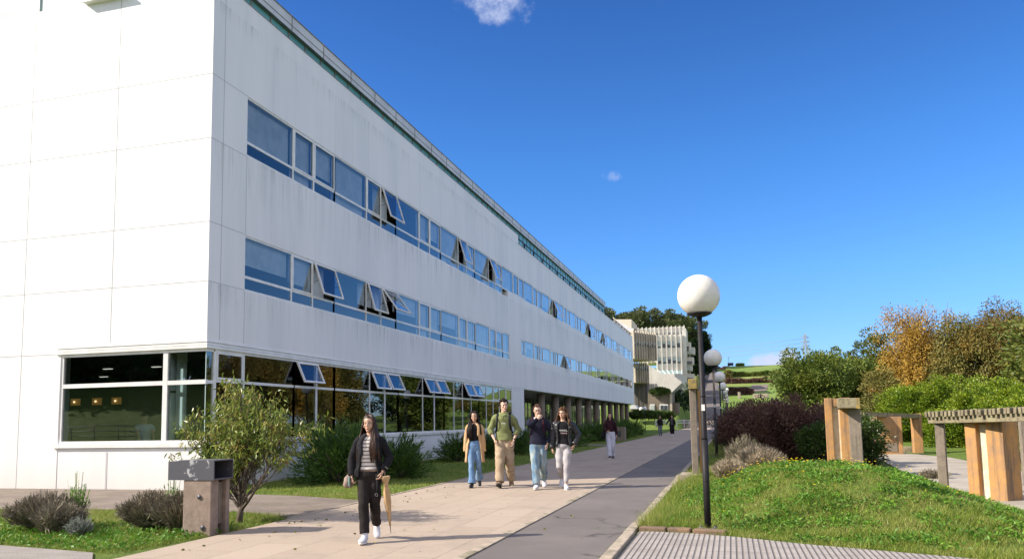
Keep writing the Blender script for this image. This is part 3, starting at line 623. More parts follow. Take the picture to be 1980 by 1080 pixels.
def trunk_mesh(name, base, C, mat, parent, g, r0=.2, fork=.35, nl=10, seg=7, wob=.15):
    mb = MB(); base = Vector(base); cen = Vector(C.mean(0)); top = base.lerp(cen, 1.0)
    f = base.lerp(top, fork); pts = [base, base.lerp(f, .5)+Vector((g.normal()*wob*.3, g.normal()*wob*.3, 0)), f]
    mb.tube(pts+[f.lerp(top, .6)+Vector((g.normal()*wob, g.normal()*wob, 0)), top], [r0*1.25, r0, r0*.85, r0*.5, r0*.2], seg)
    idx = g.permutation(len(C))[:nl]
    for i in idx:
        e = Vector(C[i]); s = f.lerp(top, g.random()*.6); mdl = s.lerp(e, .5)+Vector((g.normal()*wob, g.normal()*wob, g.random()*wob)); mb.tube([s, mdl, e], [r0*.42, r0*.25, r0*.07], 5)
    return mb.build(name, mat, parent)
def tree(name, base, h, r, label, mat, bark, seed, group=None, ncl=70, per=90, cr=None, L=.2, W=None, cz=.58, rz=None, droop=0, flat=.7, shell=.5, r0=None, nl=12, cat='tree', lump=.3, fork=.35):
    g = np.random.default_rng(seed); t = empty(name, base, label=label, cat=cat, group=group)
    rz = rz or h*.40; c = (0, 0, h*cz); rr = (r, r, rz)
    P, D, C = crown_pts(g, c, rr, ncl, per, cr or r*.3, flat, shell, droop, lump)
    P[:, 2] = np.maximum(P[:, 2], .12*h*g.random(len(P)))
    foliage('crown', P, D, L*(.7+.6*g.random(len(P))), (W or L*.5), mat, t, g)
    trunk_mesh('trunk', (0, 0, -.3), C, bark, t, g, r0 or h*.022, fork, nl, wob=r*.12); return t
def copy_tree(o, loc, rz=0, s=1, label=None, parent=None):
    c = o.copy(); COL.objects.link(c)
    if parent is None: c.location = loc; c.rotation_euler = (0, 0, rz); c.scale = (s, s, s) if not isinstance(s, tuple) else s
    else: c.parent = parent
    if label: c['label'] = label
    for ch in o.children: copy_tree(ch, None, parent=c)
    return c

LG = {}
LG['oak'] = leafmat('oak_leaves', [(0.048, 0.093, 0.017), (0.093, 0.145, 0.024), (0.162, 0.204, 0.034), (0.255, 0.238, 0.043)], clump=.5, trans=.2)
LG['oak2'] = leafmat('yellowing_leaves', [(0.064, 0.104, 0.019), (0.128, 0.160, 0.029), (0.224, 0.208, 0.035)], clump=.5)
LG['orange'] = leafmat('orange_leaves', [(.20, .14, .03), (.36, .22, .04), (.50, .31, .05), (.26, .20, .05)], clump=.6, trans=.3)
LG['olive'] = leafmat('olive_leaves', [(0.088, 0.099, 0.026), (0.152, 0.152, 0.038), (0.240, 0.208, 0.054), (0.320, 0.240, 0.056)], clump=.6, trans=.25)
LG['brown'] = leafmat('brown_green_leaves', [(0.090, 0.090, 0.022), (0.180, 0.135, 0.030), (0.315, 0.195, 0.038)], clump=.5, trans=.25)
LG['lime'] = leafmat('lime_leaves', [(.045, .10, .010), (.12, .20, .014), (.23, .31, .022), (.34, .38, .04)], rough=.4, clump=1.2, trans=.25)
LG['maroon'] = leafmat('maroon_leaves', [(.055, .026, .022), (.11, .052, .042), (.19, .10, .075), (.24, .16, .10)], clump=1.4, trans=.15)
LG['dark'] = leafmat('dark_leaves', [(.03, .06, .014), (.065, .11, .022), (.13, .18, .04)], rough=.4, clump=1.2)
LG['juniper'] = leafmat('juniper_sprays', [(.02, .055, .014), (.05, .11, .02), (.10, .18, .03), (.17, .25, .04)], rough=.6, clump=1.6, trans=.15)
LG['euc'] = leafmat('eucalyptus_leaves', [(.05, .075, .028), (.11, .135, .05), (.20, .21, .09)], clump=.12)
LG['conifer'] = leafmat('conifer_needles', [(0.007, 0.018, 0.008), (0.016, 0.039, 0.013), (0.036, 0.065, 0.019)], clump=.2)
LG['peach'] = leafmat('drooping_leaves', [(.06, .11, .015), (.12, .19, .025), (.22, .28, .05), (.33, .32, .08), (.28, .16, .05)], rough=.38, clump=3, trans=.25)
LG['lav'] = leafmat('dry_stems', [(.10, .085, .055), (.18, .155, .11), (.27, .23, .17), (.13, .17, .05)], rough=.8, clump=3, trans=.1)
LG['lavp'] = leafmat('pale_dry_stems', [(.22, .165, .11), (.36, .29, .20), (.50, .42, .31), (.27, .26, .13)], rough=.8, clump=3, trans=.2)
LG['grass'] = leafmat('grass_blades', [(.10, .165, .02), (.16, .235, .03), (.24, .31, .045), (.36, .36, .10), (.46, .38, .20)], rough=.5, clump=1.1, trans=.35)
LG['weed'] = leafmat('weed_leaves', [(0.051, 0.145, 0.017), (0.102, 0.238, 0.024), (0.204, 0.357, 0.034)], rough=.5, clump=1.1, trans=.25)
LG['silver'] = leafmat('silver_leaves', [(.16, .18, .15), (.28, .29, .26)], rough=.7, clump=3)
YEL = M('yellow_petals', (.75, .55, .02), rough=.6)

# --- trees right of the path
def ground_at(x, y): return ghs(x, y)
def tr_at(px, Y): p = at(px, 800, Y); return (p.x, p.y, ghs(p.x, p.y))
tree('broadleaf_tree', tr_at(1572, 74), 6.9, 3.7, 'dense green broadleaf tree with yellowing patches, leftmost behind the maroon bushes', LG['oak'], BARK, 1, ncl=230, per=125, L=.25, cz=.54, rz=3.4, cr=.8, shell=.6)
tree('broadleaf_tree', tr_at(1640, 80), 7.2, 3.3, 'dense green tree whose dark crown stands right of leftmost crown', LG['oak'], BARK, 2, ncl=190, per=120, L=.25, cz=.54, rz=3.5, cr=.75)
tree('broadleaf_tree', tr_at(1700, 84), 8.5, 3.4, 'loose yellow-green tree with tiered branches left of orange birch', LG['oak2'], BARK, 3, ncl=170, per=110, L=.26, cz=.56, rz=4.2, cr=.75, lump=.4)
tree('willow_shrub', tr_at(1702, 58), 4.2, 1.35, 'small grey-green rounded tree in front of the orange birch', LG['olive'], BARK, 4, ncl=70, per=90, L=.16, cz=.5, rz=2.1, cr=.45)
tree('birch_tree', tr_at(1785, 62), 8.3, 2.7, 'orange autumn birch with bare twigs at its top', LG['orange'], BARKP, 5, ncl=260, per=125, L=.16, cz=.56, rz=3.7, cr=.58, droop=1.3, flat=1.6, nl=22, lump=.35)
tree('birch_tree', tr_at(1872, 60), 7.7, 2.3, 'olive birch with pale trunk right of the orange birch', LG['olive'], BARKP, 6, ncl=210, per=120, L=.16, cz=.56, rz=3.9, cr=.52, droop=1.3, flat=1.7, nl=22, lump=.35)
tree('birch_tree', tr_at(1960, 60), 8.9, 3.2, 'tall brownish-green tree at right edge of photo', LG['brown'], BARK, 7, ncl=290, per=125, L=.16, cz=.55, rz=4.2, cr=.62, droop=1.0, flat=1.6, nl=22)
tree('broadleaf_tree', tr_at(2060, 50), 7.2, 3.0, 'green tree just beyond the right edge', LG['oak2'], BARK, 8, ncl=80, per=80, L=.3)
tree('broadleaf_tree', tr_at(1835, 78), 8.0, 3.3, 'dark olive tree filling the gap between the two birches', LG['olive'], BARK, 9, ncl=90, per=90, L=.3)
tree('broadleaf_tree', tr_at(1915, 82), 9.0, 3.3, 'dark tree behind the olive birch and the tall brownish tree', LG['oak'], BARK, 19, ncl=90, per=90, L=.3)
# bare twigs standing out of the orange birch
_o = [o for o in COL.objects if o.get('label', '').startswith('orange autumn birch')][0]; g = np.random.default_rng(77); mb = MB()
for k in range(46):
    a = Vector((g.normal()*.5, g.normal()*.4, 7.0+g.random()*.7)); b = a+Vector((g.normal()*.55, g.normal()*.4, .7+.9*g.random())); mb.tube([a, a.lerp(b, .5)+Vector((g.normal()*.08, 0, .05)), b], [.022, .016, .008], 4)
mb.build('bare_twigs', M('twig_grey', (.16, .12, .11)), _o)
# trees farther right, seen in the ground-floor glass
for k, (x, y, h, r, mk) in enumerate(((20, 24, 5.0, 2.6, 'oak'), (16.5, 35, 5.2, 2.6, 'olive'), (26, 22, 7.4, 3.0, 'orange'), (17, 17, 3.8, 2.0, 'oak2'), (27, 32, 6.2, 3.2, 'oak'), (23, 44, 6.4, 3.2, 'brown'))):
    tree('broadleaf_tree', (x, y, 0), h, r, 'tree off to the right mirrored in ground-floor glass, ' + ('green one', 'olive one', 'orange one', 'small yellowish one', 'tallest one', 'brownish one')[k], LG[mk], BARK, 60+k, group='trees beyond the right edge', ncl=75, per=75, L=.3)
RT = [o for o in COL.objects if o.get('group') == 'trees beyond the right edge']
for k, (x, y, sc_) in enumerate(((34, 52, 1.1), (40, 62, 1.25), (33, 68, 1.0), (46, 76, 1.35), (38, 86, 1.2), (50, 98, 1.4), (40, 110, 1.3), (30, 40, 1.0), (36, 28, 1.3), (31, 10, 1.1), (28, -2, 1.2))):
    copy_tree(RT[k % 6], (x, y, ghs(x, y)), k*1.3, sc_, 'tree mirrored in the long glazing, %s in the middle row' % ('first', 'second', 'third', 'fourth', 'fifth', 'sixth', 'seventh', 'eighth', 'ninth', 'tenth', 'eleventh')[k])
for k in range(14):
    x = 44+9*(k % 3)+k*1.5; y = 8+k*9; copy_tree(RT[(k*5+2) % 6], (x, y, ghs(x, y)), k*2.1, 1.5+.1*(k % 4), 'far tree mirrored in the long glazing, back row number %s' % ('one', 'two', 'three', 'four', 'five', 'six', 'seven', 'eight', 'nine', 'ten', 'eleven', 'twelve', 'thirteen', 'fourteen')[k])
for k in range(9):
    x = 13+4.2*k; y = 119+(k % 3)*5; copy_tree(RT[(k*5+1) % 6], (x, y, ghs(x, y)), k*2.7, .85, 'tree on the lower slope mirrored in the long glazing, %s from left' % ('first', 'second', 'third', 'fourth', 'fifth', 'sixth', 'seventh', 'eighth', 'ninth')[k])
# trees behind the camera, mirrored in the corner window
for k, (x, y, h, r) in enumerate(((-42, -31, 15, 7), (-51, -30, 16, 7), (-60, -30, 16, 7), (-70, -31, 16, 7))):
    tree('broadleaf_tree', (x, y, ghs(x, y)), h, r, 'dark tree mirrored in the corner window, ' + ('first from the right', 'second from the right', 'third from the right', 'leftmost of the row')[k], LG['dark'], BARK, 80+k, group='trees behind the photographer', ncl=200, per=120, L=.8, cz=.5, rz=8.5)

# --- lime shrubs (laurel hedge mass)
def bush(name, loc, r, h, mat, seed, label, group=None, ncl=70, per=80, L=.14, W=None, cr=.35, up=.5, cat='shrub', droop=-.3, stem=BARK, base=.0, shell=.6):
    g = np.random.default_rng(seed); t = empty(name, loc, label=label, cat=cat, group=group)
    P, D, C = crown_pts(g, (0, 0, h*.45), (r[0], r[1], h*.55), ncl, per, cr, .75, shell, droop, .18)
    k = P[:, 2] > base; P = P[k]; D = D[k]
    foliage('foliage', P, D, L*(.6+.7*g.random(len(P))), W or L*.45, mat, t, g)
    mb = MB()
    for i in range(9):
        c = Vector(C[i % len(C)]); s = Vector((g.normal()*.12, g.normal()*.12, -.1)); mb.tube([s, s.lerp(c, .5)+Vector((0, 0, .1)), c], [.03, .02, .008], 5)
    mb.build('stem', stem, t); return t
for k, (px, Y, rx, h, lab) in enumerate(((1760, 40, 1.7, 3.05, 'bright lime-green shrub, leftmost of the row behind the garden path'), (1840, 40, 1.9, 3.3, 'bright lime-green shrub, second from left behind the garden path'), (1915, 37, 1.9, 3.0, 'bright lime-green shrub behind the timber beam at right'), (1985, 34, 1.9, 2.7, 'bright lime-green shrub at right edge of photo'), (2050, 30, 1.9, 2.6, 'lime-green shrub just beyond the right edge'))):
    p = at(px, 800, Y); bush('laurel_shrub', (p.x, p.y, 0), (rx, 1.6), h, LG['lime'], 20+k, lab, 'lime green shrubs behind the garden path', ncl=230, per=115, L=.115, W=.055, cr=.30)
for k, (px, Y, h, lab) in enumerate(((1905, 26.5, 1.7, 'low lime shrub seen under the timber beam'), (1790, 37, 1.9, 'lime shrub in front of the tall ones beside the ochre post'), (1980, 25, 1.8, 'low lime shrub at right edge under the beam'))):
    p = at(px, 800, Y); bush('laurel_shrub', (p.x+1, p.y, 0), (1.3, 1.0), h, LG['lime'], 40+k, lab, 'lime green shrubs behind the garden path', ncl=130, per=100, L=.10, W=.05, cr=.25)
# --- maroon bushes
for k, (px, Y, rx, h, lab) in enumerate(((1450, 25, 1.1, 1.8, 'dark maroon bush, leftmost, just behind the street lamps'), (1515, 23.5, 1.2, 1.95, 'largest maroon bush, in the middle of the bed'), (1572, 25, 1.0, 1.75, 'maroon bush behind the dark green shrub by concrete posts'), (1475, 28.5, 1.3, 1.95, 'maroon bush at the back of the bed'))):
    p = at(px, 850, Y); bush('maroon_bush', (p.x, p.y, ghs(p.x, p.y)-.05), (rx, 1.1), h, LG['maroon'], 50+k, lab, 'maroon bushes beside the path', ncl=170, per=120, L=.085, W=.035, cr=.30, droop=-.7, shell=.35)
for k, (px, Y, rx, h, mk, lab) in enumerate(((1592, 22.5, .65, 1.35, 'dark', 'dark glossy green shrub left of the ochre posts'), (1680, 25, .45, 1.6, 'dark', 'dark arching shrub right of the timber post'), (1420, 33, .8, 1.1, 'dark', 'low dark shrub under the farther street lamps'))):
    p = at(px, 850, Y); bush('dark_shrub', (p.x, p.y, ghs(p.x, p.y)-.05), (rx, rx), h, LG[mk], 60+k, lab, ncl=70, per=90, L=.09, W=.04, cr=.24, droop=.3 if k == 1 else -.2)

# --- junipers
def juniper_mesh(seed, r, h, n=150, per=46):
    g = np.random.default_rng(seed); Ps = []; Ds = []
    for i in range(n):
        a = g.random()*2*math.pi; el = g.random()**.75*1.25+.02; R = (.55+.45*g.random())
        end = np.array([math.cos(a)*math.cos(el)*r*R, math.sin(a)*math.cos(el)*r*R, h*math.sin(el)*R*(.9+.2*g.random())]); st = end*np.array([.25, .25, .35]); d = end-st; d /= np.linalg.norm(d)
        s = g.random(per)**.6; side = unit(np.cross(d[None], rdir(g, per))); spread = .16*(1.1-s)*r
        P = st+(end-st)*s[:, None]+side*(g.normal(size=per)*spread)[:, None]; P[:, 2] -= .10*s**2*g.random(per); Ps.append(P); Ds.append(d+side*g.normal(size=(per, 1))*.45+np.array([0, 0, .05]))
    P = np.concatenate(Ps); D = np.concatenate(Ds); P[:, 2] = np.maximum(P[:, 2], .02)
    V = leaf_quads(P, D, .13*(.6+.8*g.random(len(P))), .022, g); return V
JUN = []
for k in range(3):
    t = empty('juniper_bush', (0, 0, 0)); g = np.random.default_rng(70+k); V = juniper_mesh(90+k, 1.25, 1.35); np_mesh('foliage', V, quads(len(V)//4), LG['juniper'], False, t)
    mb = MB()
    for i in range(8): a = i*.8; mb.tube([(0, 0, -.05), (.3*math.cos(a), .3*math.sin(a), .3), (.8*math.cos(a), .8*math.sin(a), .6)], [.04, .025, .01], 5)
    mb.build('stem', BARK, t); JUN.append(t)
JL = [(-9.5, 17.6, 1.15, 'dark green juniper right behind the woman with umbrella'), (-9.3, 20.2, 1.05, 'spreading juniper under the glazing, second from the small tree'), (-10.2, 18.6, 1.1, 'tall juniper against the wall behind the small leafy tree'), (-8.6, 19.2, .85, 'low juniper at the lawn edge behind near woman'), 
      (-10.0, 27.5, .95, 'juniper left of the woman in beige coat against the white wall'), (-9.6, 29.5, 1.0, 'juniper behind the woman in beige coat'), (-9.2, 32.5, 1.0, 'juniper behind the man in green hoodie'), (-9.2, 36, 1.0, 'juniper between green hoodie and navy sweater, at the pier'), (-9.0, 39.5, .95, 'juniper behind the man in navy sweater'), (-8.6, 42.2, .85, 'juniper at the start of the arcade behind curly hair'),
      (-9.6, 49.5, 1.1, 'juniper left of the planter under the arcade'), (-9.2, 52.5, 1.2, 'juniper behind the woman in white trousers'), (-8.7, 56, 1.2, 'juniper just right of the planter'), (-8.6, 60, 1.15, 'juniper by the path, second right of the planter'), (-8.9, 64, 1.3, 'largest juniper in front of the arcade end'), (-9.1, 69, 1.3, 'juniper before the last columns'), (-9.3, 75, 1.3, 'juniper farthest along the arcade'), (-10.2, 72, 1.2, 'juniper tucked under the last columns')]
for k, (x, y, s, lab) in enumerate(JL):
    o = JUN[k] if k < 3 else copy_tree(JUN[k % 3], (0, 0, 0))
    o.location = (x, y, -.03); o.rotation_euler = (0, 0, k*1.9); o.scale = (s, s, s*(1.15 if k in (0, 2) else .95)); tag(o, lab, 'shrub', 'juniper bushes along the white building')

# --- dry lavender-like shrubs
def dry_shrub(name, loc, r, h, mat, seed, label, n=2600, group=None, lean=0, L=.11, seedheads=True):
    g = np.random.default_rng(seed); t = empty(name, loc, label=label, cat='shrub', group=group)
    a = g.random(n)*2*math.pi; rr = np.sqrt(g.random(n)); lf = 1-.45*rr**2; hh = h*lf*(.35+.65*g.random(n)); lob = 1+.22*np.sin(a*3+seed)+.14*np.sin(a*7+seed*2); hh = hh*(1+.18*np.sin(a*5+rr*4+seed)); x = np.cos(a)*rr*r*lob*(.45+.55*hh/h); y = np.sin(a)*rr*r*lob*(.45+.55*hh/h)
    P = np.stack([x, y, hh*.85], 1); D = np.stack([x*.6/r, y*.6/r, np.full(n, .7)], 1)+g.normal(size=(n, 3))*.48
    V1 = leaf_quads(P, D, L*(.6+.9*g.random(n)), .016, g)
    np_mesh('foliage', V1, quads(n), mat, False, t)
    m2 = n//5; a = g.random(m2)*2*math.pi; rr = np.sqrt(g.random(m2)); e = np.stack([np.cos(a)*rr*r*1.02, np.sin(a)*rr*r*1.02, h*(1-.4*rr**2)*(.75+.45*g.random(m2))], 1); b = e*np.array([.25, .25, 0])
    s = unit(np.cross(e-b, rdir(g, m2)))*.0035; V = np.stack([b-s, b+s, e+s, e-s], 1).reshape(-1, 3); np_mesh('stem', V, quads(m2), mat, False, t); return t
def gp(px, py, z=0):
    d = (px-CX)/FPX*_R - (py-CY)/FPX*_U + _f; t_ = (z-H)/d.z; p = Vector((0, 0, H))+d*t_; return p
def gpos(px, py):
    z = 0
    for _ in range(12): p = gp(px, py, z); z = .5*z+.5*ghs(p.x, p.y)
    return p
dry_shrub('dry_shrub', (-9.6, 9.0, 0), .52, .50, LG['lav'], 1, 'grey-brown dry shrub at left edge of the front lawn', 5200, 'dry shrubs on the front lawn')
dry_shrub('dry_shrub', (-9.1, 8.75, 0), .36, .40, LG['lav'], 11, 'smaller grey dry shrub right of leftmost one', 3000, 'dry shrubs on the front lawn')
dry_shrub('dry_shrub', (-8.05, 9.35, 0), .44, .50, LG['lav'], 2, 'wide brown dry shrub, left half of the pair beside litter bin', 4600, 'dry shrubs on the front lawn')
dry_shrub('dry_shrub', (-7.5, 9.3, 0), .40, .50, LG['lav'], 3, 'brown dry shrub touching the litter bin', 4200, 'dry shrubs on the front lawn')
dry_shrub('green_sprig', (-9.35, 9.3, 0), .2, .72, LG['weed'], 4, 'thin green sprig rising above leftmost dry shrub', 300, L=.06)
dry_shrub('green_sprig', (-7.85, 9.5, 0), .2, .68, LG['weed'], 5, 'thin green sprig rising above the wide dry shrub', 300, L=.06)
dry_shrub('silver_plant', (-8.55, 8.55, 0), .2, .26, LG['silver'], 6, 'small silvery plant between the two dry shrubs', 500, L=.05)
p = gpos(1470, 915); dry_shrub('pale_dry_shrub', (p.x, p.y, p.z-.03), .62, .62, LG['lavp'], 7, 'large pinkish dry shrub on the mound, right of its pair', 7000, 'pale dry shrubs behind the street lamp')
p = gpos(1412, 926); dry_shrub('pale_dry_shrub', (p.x, p.y, p.z-.03), .42, .42, LG['lavp'], 8, 'smaller pinkish dry shrub nearest the street lamps', 4500, 'pale dry shrubs behind the street lamp')
dry_shrub('dry_shrub', (4.35, 19.5, 0), .35, .18, LG['lav'], 9, 'tiny dark dry shrub beside the garden path', 700)
p = at(1440, 880, 20); dry_shrub('dry_shrub', (p.x, p.y, ghs(p.x, p.y)), .5, .75, LG['lav'], 13, 'grey dry shrub in shade behind the pale ones', 2500)

# --- small drooping-leaved tree by the bin
g = np.random.default_rng(33); TB = (-7.18, 10.15, 0); t = empty('small_tree', TB, label='small multi-stemmed tree with drooping yellow-green leaves beside the litter bin', cat='tree')
mb = MB(); tips = []
R2 = Vector((.80, -.6, 0)); F2 = Vector((.6, .8, 0))
def limb(a, d, L, r, lev):
    a = Vector(a); pts = [a]; p = a; d = Vector(d).normalized(); n = 5
    for i in range(n):
        d = (d+Vector((g.normal()*.12, g.normal()*.12, .10+g.normal()*.05))).normalized(); p = p+d*L/n; pts.append(p)
    mb.tube(pts, [r*(1-.75*i/n) for i in range(n+1)], 6)
    for i in range(2, n+1): tips.append((pts[i], d, lev))
    if lev < 3:
        for i in range(1, n+1):
            for q in range(2 if lev < 2 else 1):
                dd = (d+Vector((g.normal()*.75, g.normal()*.75, g.normal()*.35+.1))).normalized(); limb(pts[i], dd, L*(.42+.2*g.random()), r*.45, lev+1)
mb.tube([(0, 0, -.1), (.02, 0, .12), (.04, 0, .24)], [.055, .045, .04], 8)
for u, v, zz, L_ in ((-.85, .1, .85, 1.2), (-.5, -.2, 1.1, 1.15), (-.2, .1, 1.2, 1.2), (.15, .2, 1.0, 1.2), (.5, -.1, .75, 1.1), (.85, .1, .45, 1.05), (-1.1, 0, .65, 1.2), (-1.3, .1, .42, 1.0), (-1.1, -.3, .8, 1.15)):
    d = R2*u+F2*v+Vector((0, 0, zz)); limb((.04, 0, .2), d, L_, .026, 1)
mb.build('trunk', BARK, t)
tp = np.array([q[0][:] for q in tips if q[2] >= 2]); td = np.array([q[1][:] for q in tips if q[2] >= 2])
k = tp[:, 2] > .80+.2*np.sin(tp[:, 0]*5); tp = tp[k]; td = td[k]
n = 7600; i = g.integers(0, len(tp), n); P = tp[i]+g.normal(size=(n, 3))*.05; D = td[i]*.4+g.normal(size=(n, 3))*.45; D[:, 2] -= 1.0
foliage('foliage', P, D, .10*(.6+.7*g.random(n)), .024, LG['peach'], t, g)

# --- grass and weeds
def blades(name, n, sampler, hr, wd, mat, label=None, lean=.5, g=None):
    g = g or np.random.default_rng(5); x, y = sampler(g, n); z = gh(x, y); n = len(x)
    clump = .5+.5*np.sin(x*5.1+np.sin(y*3.7)*2)*np.sin(y*4.3+np.sin(x*2.9)*2)+.25*np.sin(x*13+y*3)*np.sin(y*11-x*4); k_ = g.random(n) < .45+.7*np.clip(clump+.25*np.sin(x*1.3+2)*np.sin(y*1.7), 0, 1); x, y, z, clump = x[k_], y[k_], z[k_], clump[k_]; n = len(x)
    h = (hr[0]+(hr[1]-hr[0])*g.random(n)**1.6)*(.55+.6*np.clip(clump, 0, 1)); a = g.random(n)*2*math.pi; w_ = wd*(.6+.8*g.random(n))
    s = np.stack([np.cos(a)*w_, np.sin(a)*w_, 0*a], 1); b = np.stack([x, y, z-.01], 1); ln = g.normal(size=(n, 2))*lean
    tip = b+np.stack([ln[:, 0]*h, ln[:, 1]*h, h], 1); V = np.stack([b-s, b+s, tip], 1).reshape(-1, 3)
    return tag(np_mesh(name, V, np.arange(n*3).reshape(n, 3), mat), kind='stuff')
def s_mound(g, n):
    x = -1.15+g.random(n)**1.0*6.2; y = 8.4+g.random(n)**1.3*11; yt = np.where(x < -.45, 10.12, 10.06-.48*(x+.45)); k = (y > yt+.02*g.normal(size=n)) & (x < 4.0-.0*y) & ~((x < -.5) & (x > -1.15) & (y > 17.5) & (y < 18.4)); return x[k], y[k]
blades('mound_grass', 330000, s_mound, (.02, .11), .0042, LG['grass'])
def s_edge(g, n): x = -1.22+np.abs(g.normal(size=n))*.35; y = 10.3+g.random(n)**1.3*9; return x, y
blades('long_grass', 16000, s_edge, (.06, .26), .0035, LG['grass'], lean=.4)
def s_weed(g, n):
    m_ = n//60; cx = -1+g.random(m_)*5; cy = 9.2+g.random(m_)*6.5; i = g.integers(0, m_, n); x = cx[i]+g.normal(size=n)*.10; y = cy[i]+g.normal(size=n)*.10; yt = np.where(x < -.45, 10.2, 10.15-.48*(x+.45)); k = (y > yt) & (x < 3.9); return x[k], y[k]
g = np.random.default_rng(8); x, y = s_weed(g, 15000); z = gh(x, y); P = np.stack([x, y, z+.02+.05*g.random(len(x))], 1); D = g.normal(size=(len(x), 3)); D[:, 2] = np.abs(D[:, 2])*.6+.15
tag(np_mesh('weeds', leaf_quads(P, D, .05*(.5+g.random(len(x))), .022, g), quads(len(x)), LG['weed']), kind='stuff')
def s_right(g, n): x = -1.18+g.random(n)*1.6; y = 17+g.random(n)**1.5*45; return x, y
blades('verge_grass', 60000, s_right, (.03, .12), .006, LG['grass'])
def s_front(g, n):
    x = -15+g.random(n)*8.35; y = 7.3+g.random(n)*4.1; yl = np.interp(x, [-15, -12, -8.8, -7.2, -6.9, -6.7], [7.98, 7.92, 7.68, 7.46, 7.5, 8.9]); yu = np.interp(x, [-15, -12.9, -9.4, -7.8, -6.6], [11.2, 11.12, 11.5, 11.3, 10.9]); k = (y > yl) & (y < yu); return x[k], y[k]
blades('front_grass', 130000, s_front, (.02, .10), .0045, LG['grass'])
g = np.random.default_rng(18); x, y = s_front(g, 14000); k = (y < 9.2+g.normal(size=len(x))*.4) & (y < 9.9); x = x[k]; y = y[k]; P = np.stack([x, y, .02+.05*g.random(len(x))], 1); D = g.normal(size=(len(x), 3)); D[:, 2] = np.abs(D[:, 2])*.6+.15
tag(np_mesh('weeds_front', leaf_quads(P, D, .055*(.5+g.random(len(x))), .026, g), quads(len(x)), LG['weed']), kind='stuff')
def s_side(g, n):
    x = -11.6+g.random(n)*4.95; y = 13.4+g.random(n)**1.9*60; yl = np.interp(x, [-11.6, -8.6, -6.7], [14.7, 14.15, 13.45]); k = (y > yl) & ~((y > 43.4) & (y < 46.1) & (x > -8.8)); return x[k], y[k]
blades('side_grass', 150000, s_side, (.02, .10), .006, LG['grass'])
def s_joint(g, n):
    q = g.random(n); x = np.where(q < .6, -12.5+g.random(n)*5.9, XL-.05+g.normal(size=n)*.025); y = np.where(q < .6, 12.55+(x+12.5)*-.03+g.normal(size=n)*.035, 10.8+g.random(n)*2.7); x2 = -1.33+g.normal(size=n)*.03; y2 = 7+g.random(n)*4; k = g.random(n) < .35; return np.where(k, x2, x), np.where(k, y2, y)
blades('joint_weeds', 6000, s_joint, (.015, .05), .005, LG['weed'])
def s_pad(g, n): x = -1.75+g.normal(size=n)*.18; y = 10.35+g.normal(size=n)*.06; return x, y
blades('moss_patch', 1800, s_pad, (.02, .04), .006, LG['weed'])
# wildflowers: small yellow heads on the mound
g = np.random.default_rng(9); n = 170; a_ = g.random(n) < .75; x = np.where(a_, -.2+g.random(n)**1.4*3.2, -1+g.random(n)*4.6); y = np.where(a_, 14.4+g.normal(size=n)*.9, 10.5+g.random(n)*4); z = gh(x, y)+.10+.08*g.random(n)
P = np.stack([x, y, z], 1); V = []; 
for k in range(4):
    D = np.stack([np.full(n, math.cos(k*1.57)), np.full(n, math.sin(k*1.57)), np.full(n, .35)], 1); V.append(leaf_quads(P, D, .016, .014, g))
V = np.concatenate(V); tag(np_mesh('wildflowers', V, quads(len(V)//4), YEL), kind='stuff')
# scattered dry leaves on the paving
g = np.random.default_rng(10); n = 70; x = -6.4+g.random(n)*4.8; y = 7.6+g.random(n)*9; k = g.random(n) < .5; x = np.where(k, -6.3+np.abs(g.normal(size=n))*.4, x); P = np.stack([x, y, np.full(n, .03)], 1); D = g.normal(size=(n, 3)); D[:, 2] = .1
tag(np_mesh('fallen_leaves', leaf_quads(P, D, .05, .03, g), quads(n), LG['olive']), kind='stuff')

# ------------------------------------------------------------------ street lamps
def lamp_proto(label):
    t = empty('street_lamp', (0, 0, 0), label=label, cat='street lamp', group='globe street lamps along the path')
    mb = MB(); mb.tube([(0, 0, .03), (0, 0, 1.15)], .042, 16); mb.tube([(0, 0, 1.15), (0, 0, 1.18), (0, 0, 2.78)], [.043, .036, .032], 16); mb.tube([(0, 0, 1.7), (0, 0, 1.715)], .04, 16); mb.tube([(0, 0, .62), (0, 0, .632)], .045, 16); mb.build('pole', BLACKM, t)
    mb = MB(); mb.box(-.12, .12, -.1, .1, 0, .035); 
    for sx in (-1, 1):
        for sy in (-1, 1): mb.tube([(sx*.09, sy*.075, .03), (sx*.09, sy*.075, .06)], .012, 8)
    mb.build('base_plate', GREYM, t)
    mb = MB(); prof = []
    for i in range(9): a = math.radians(i*4.4); prof.append((.285*math.sin(a), -.285*math.cos(a)))
    vs = [(0, 0, 3.025-.29)]; mb.rings([(0, 0, 3.025+zz-.004, rr, rr, rr) for rr, zz in prof[1:]], 32); mb.build('cup', BLACKM, t)
    mb = MB(); mb.ell((0, 0, 0), (.275, .275, .275), 48, 32); o = mb.build('globe', GLOBE, t); o.location = (0, 0, 3.025)
    return t
L1 = lamp_proto('nearest black street lamp with large white globe, at tile edge'); L1.location = (-.345, 10.27, .03)
mb = MB(); mb.box(-.022, .022, -.0415, -.0385, 1.52, 1.60); mb.build('sticker', WHITE, L1)
LZ = [.27, .4, .5, .6, .65, .68, .7, .7, .7]
for k, z in enumerate(LZ):
    y = 24.3+14.0*k; o = copy_tree(L1, (-.47, y, ghs(-.47, y)-.01), 0, 1, 'white globe street lamp, number %s along the row from the nearest' % ('two', 'three', 'four', 'five', 'six', 'seven', 'eight', 'nine', 'ten')[k])
    if k == 0:
        for ch in o.children:
            if ch.name.startswith('pole'):
                ch.data = ch.data.copy(); ch.data.materials[0] = M('worn_paint', (.02, .02, .022), (.30, .23, .15), 1.2, rough=.6, stretch=(3, 3, .8), lo=.5, hi=.56)
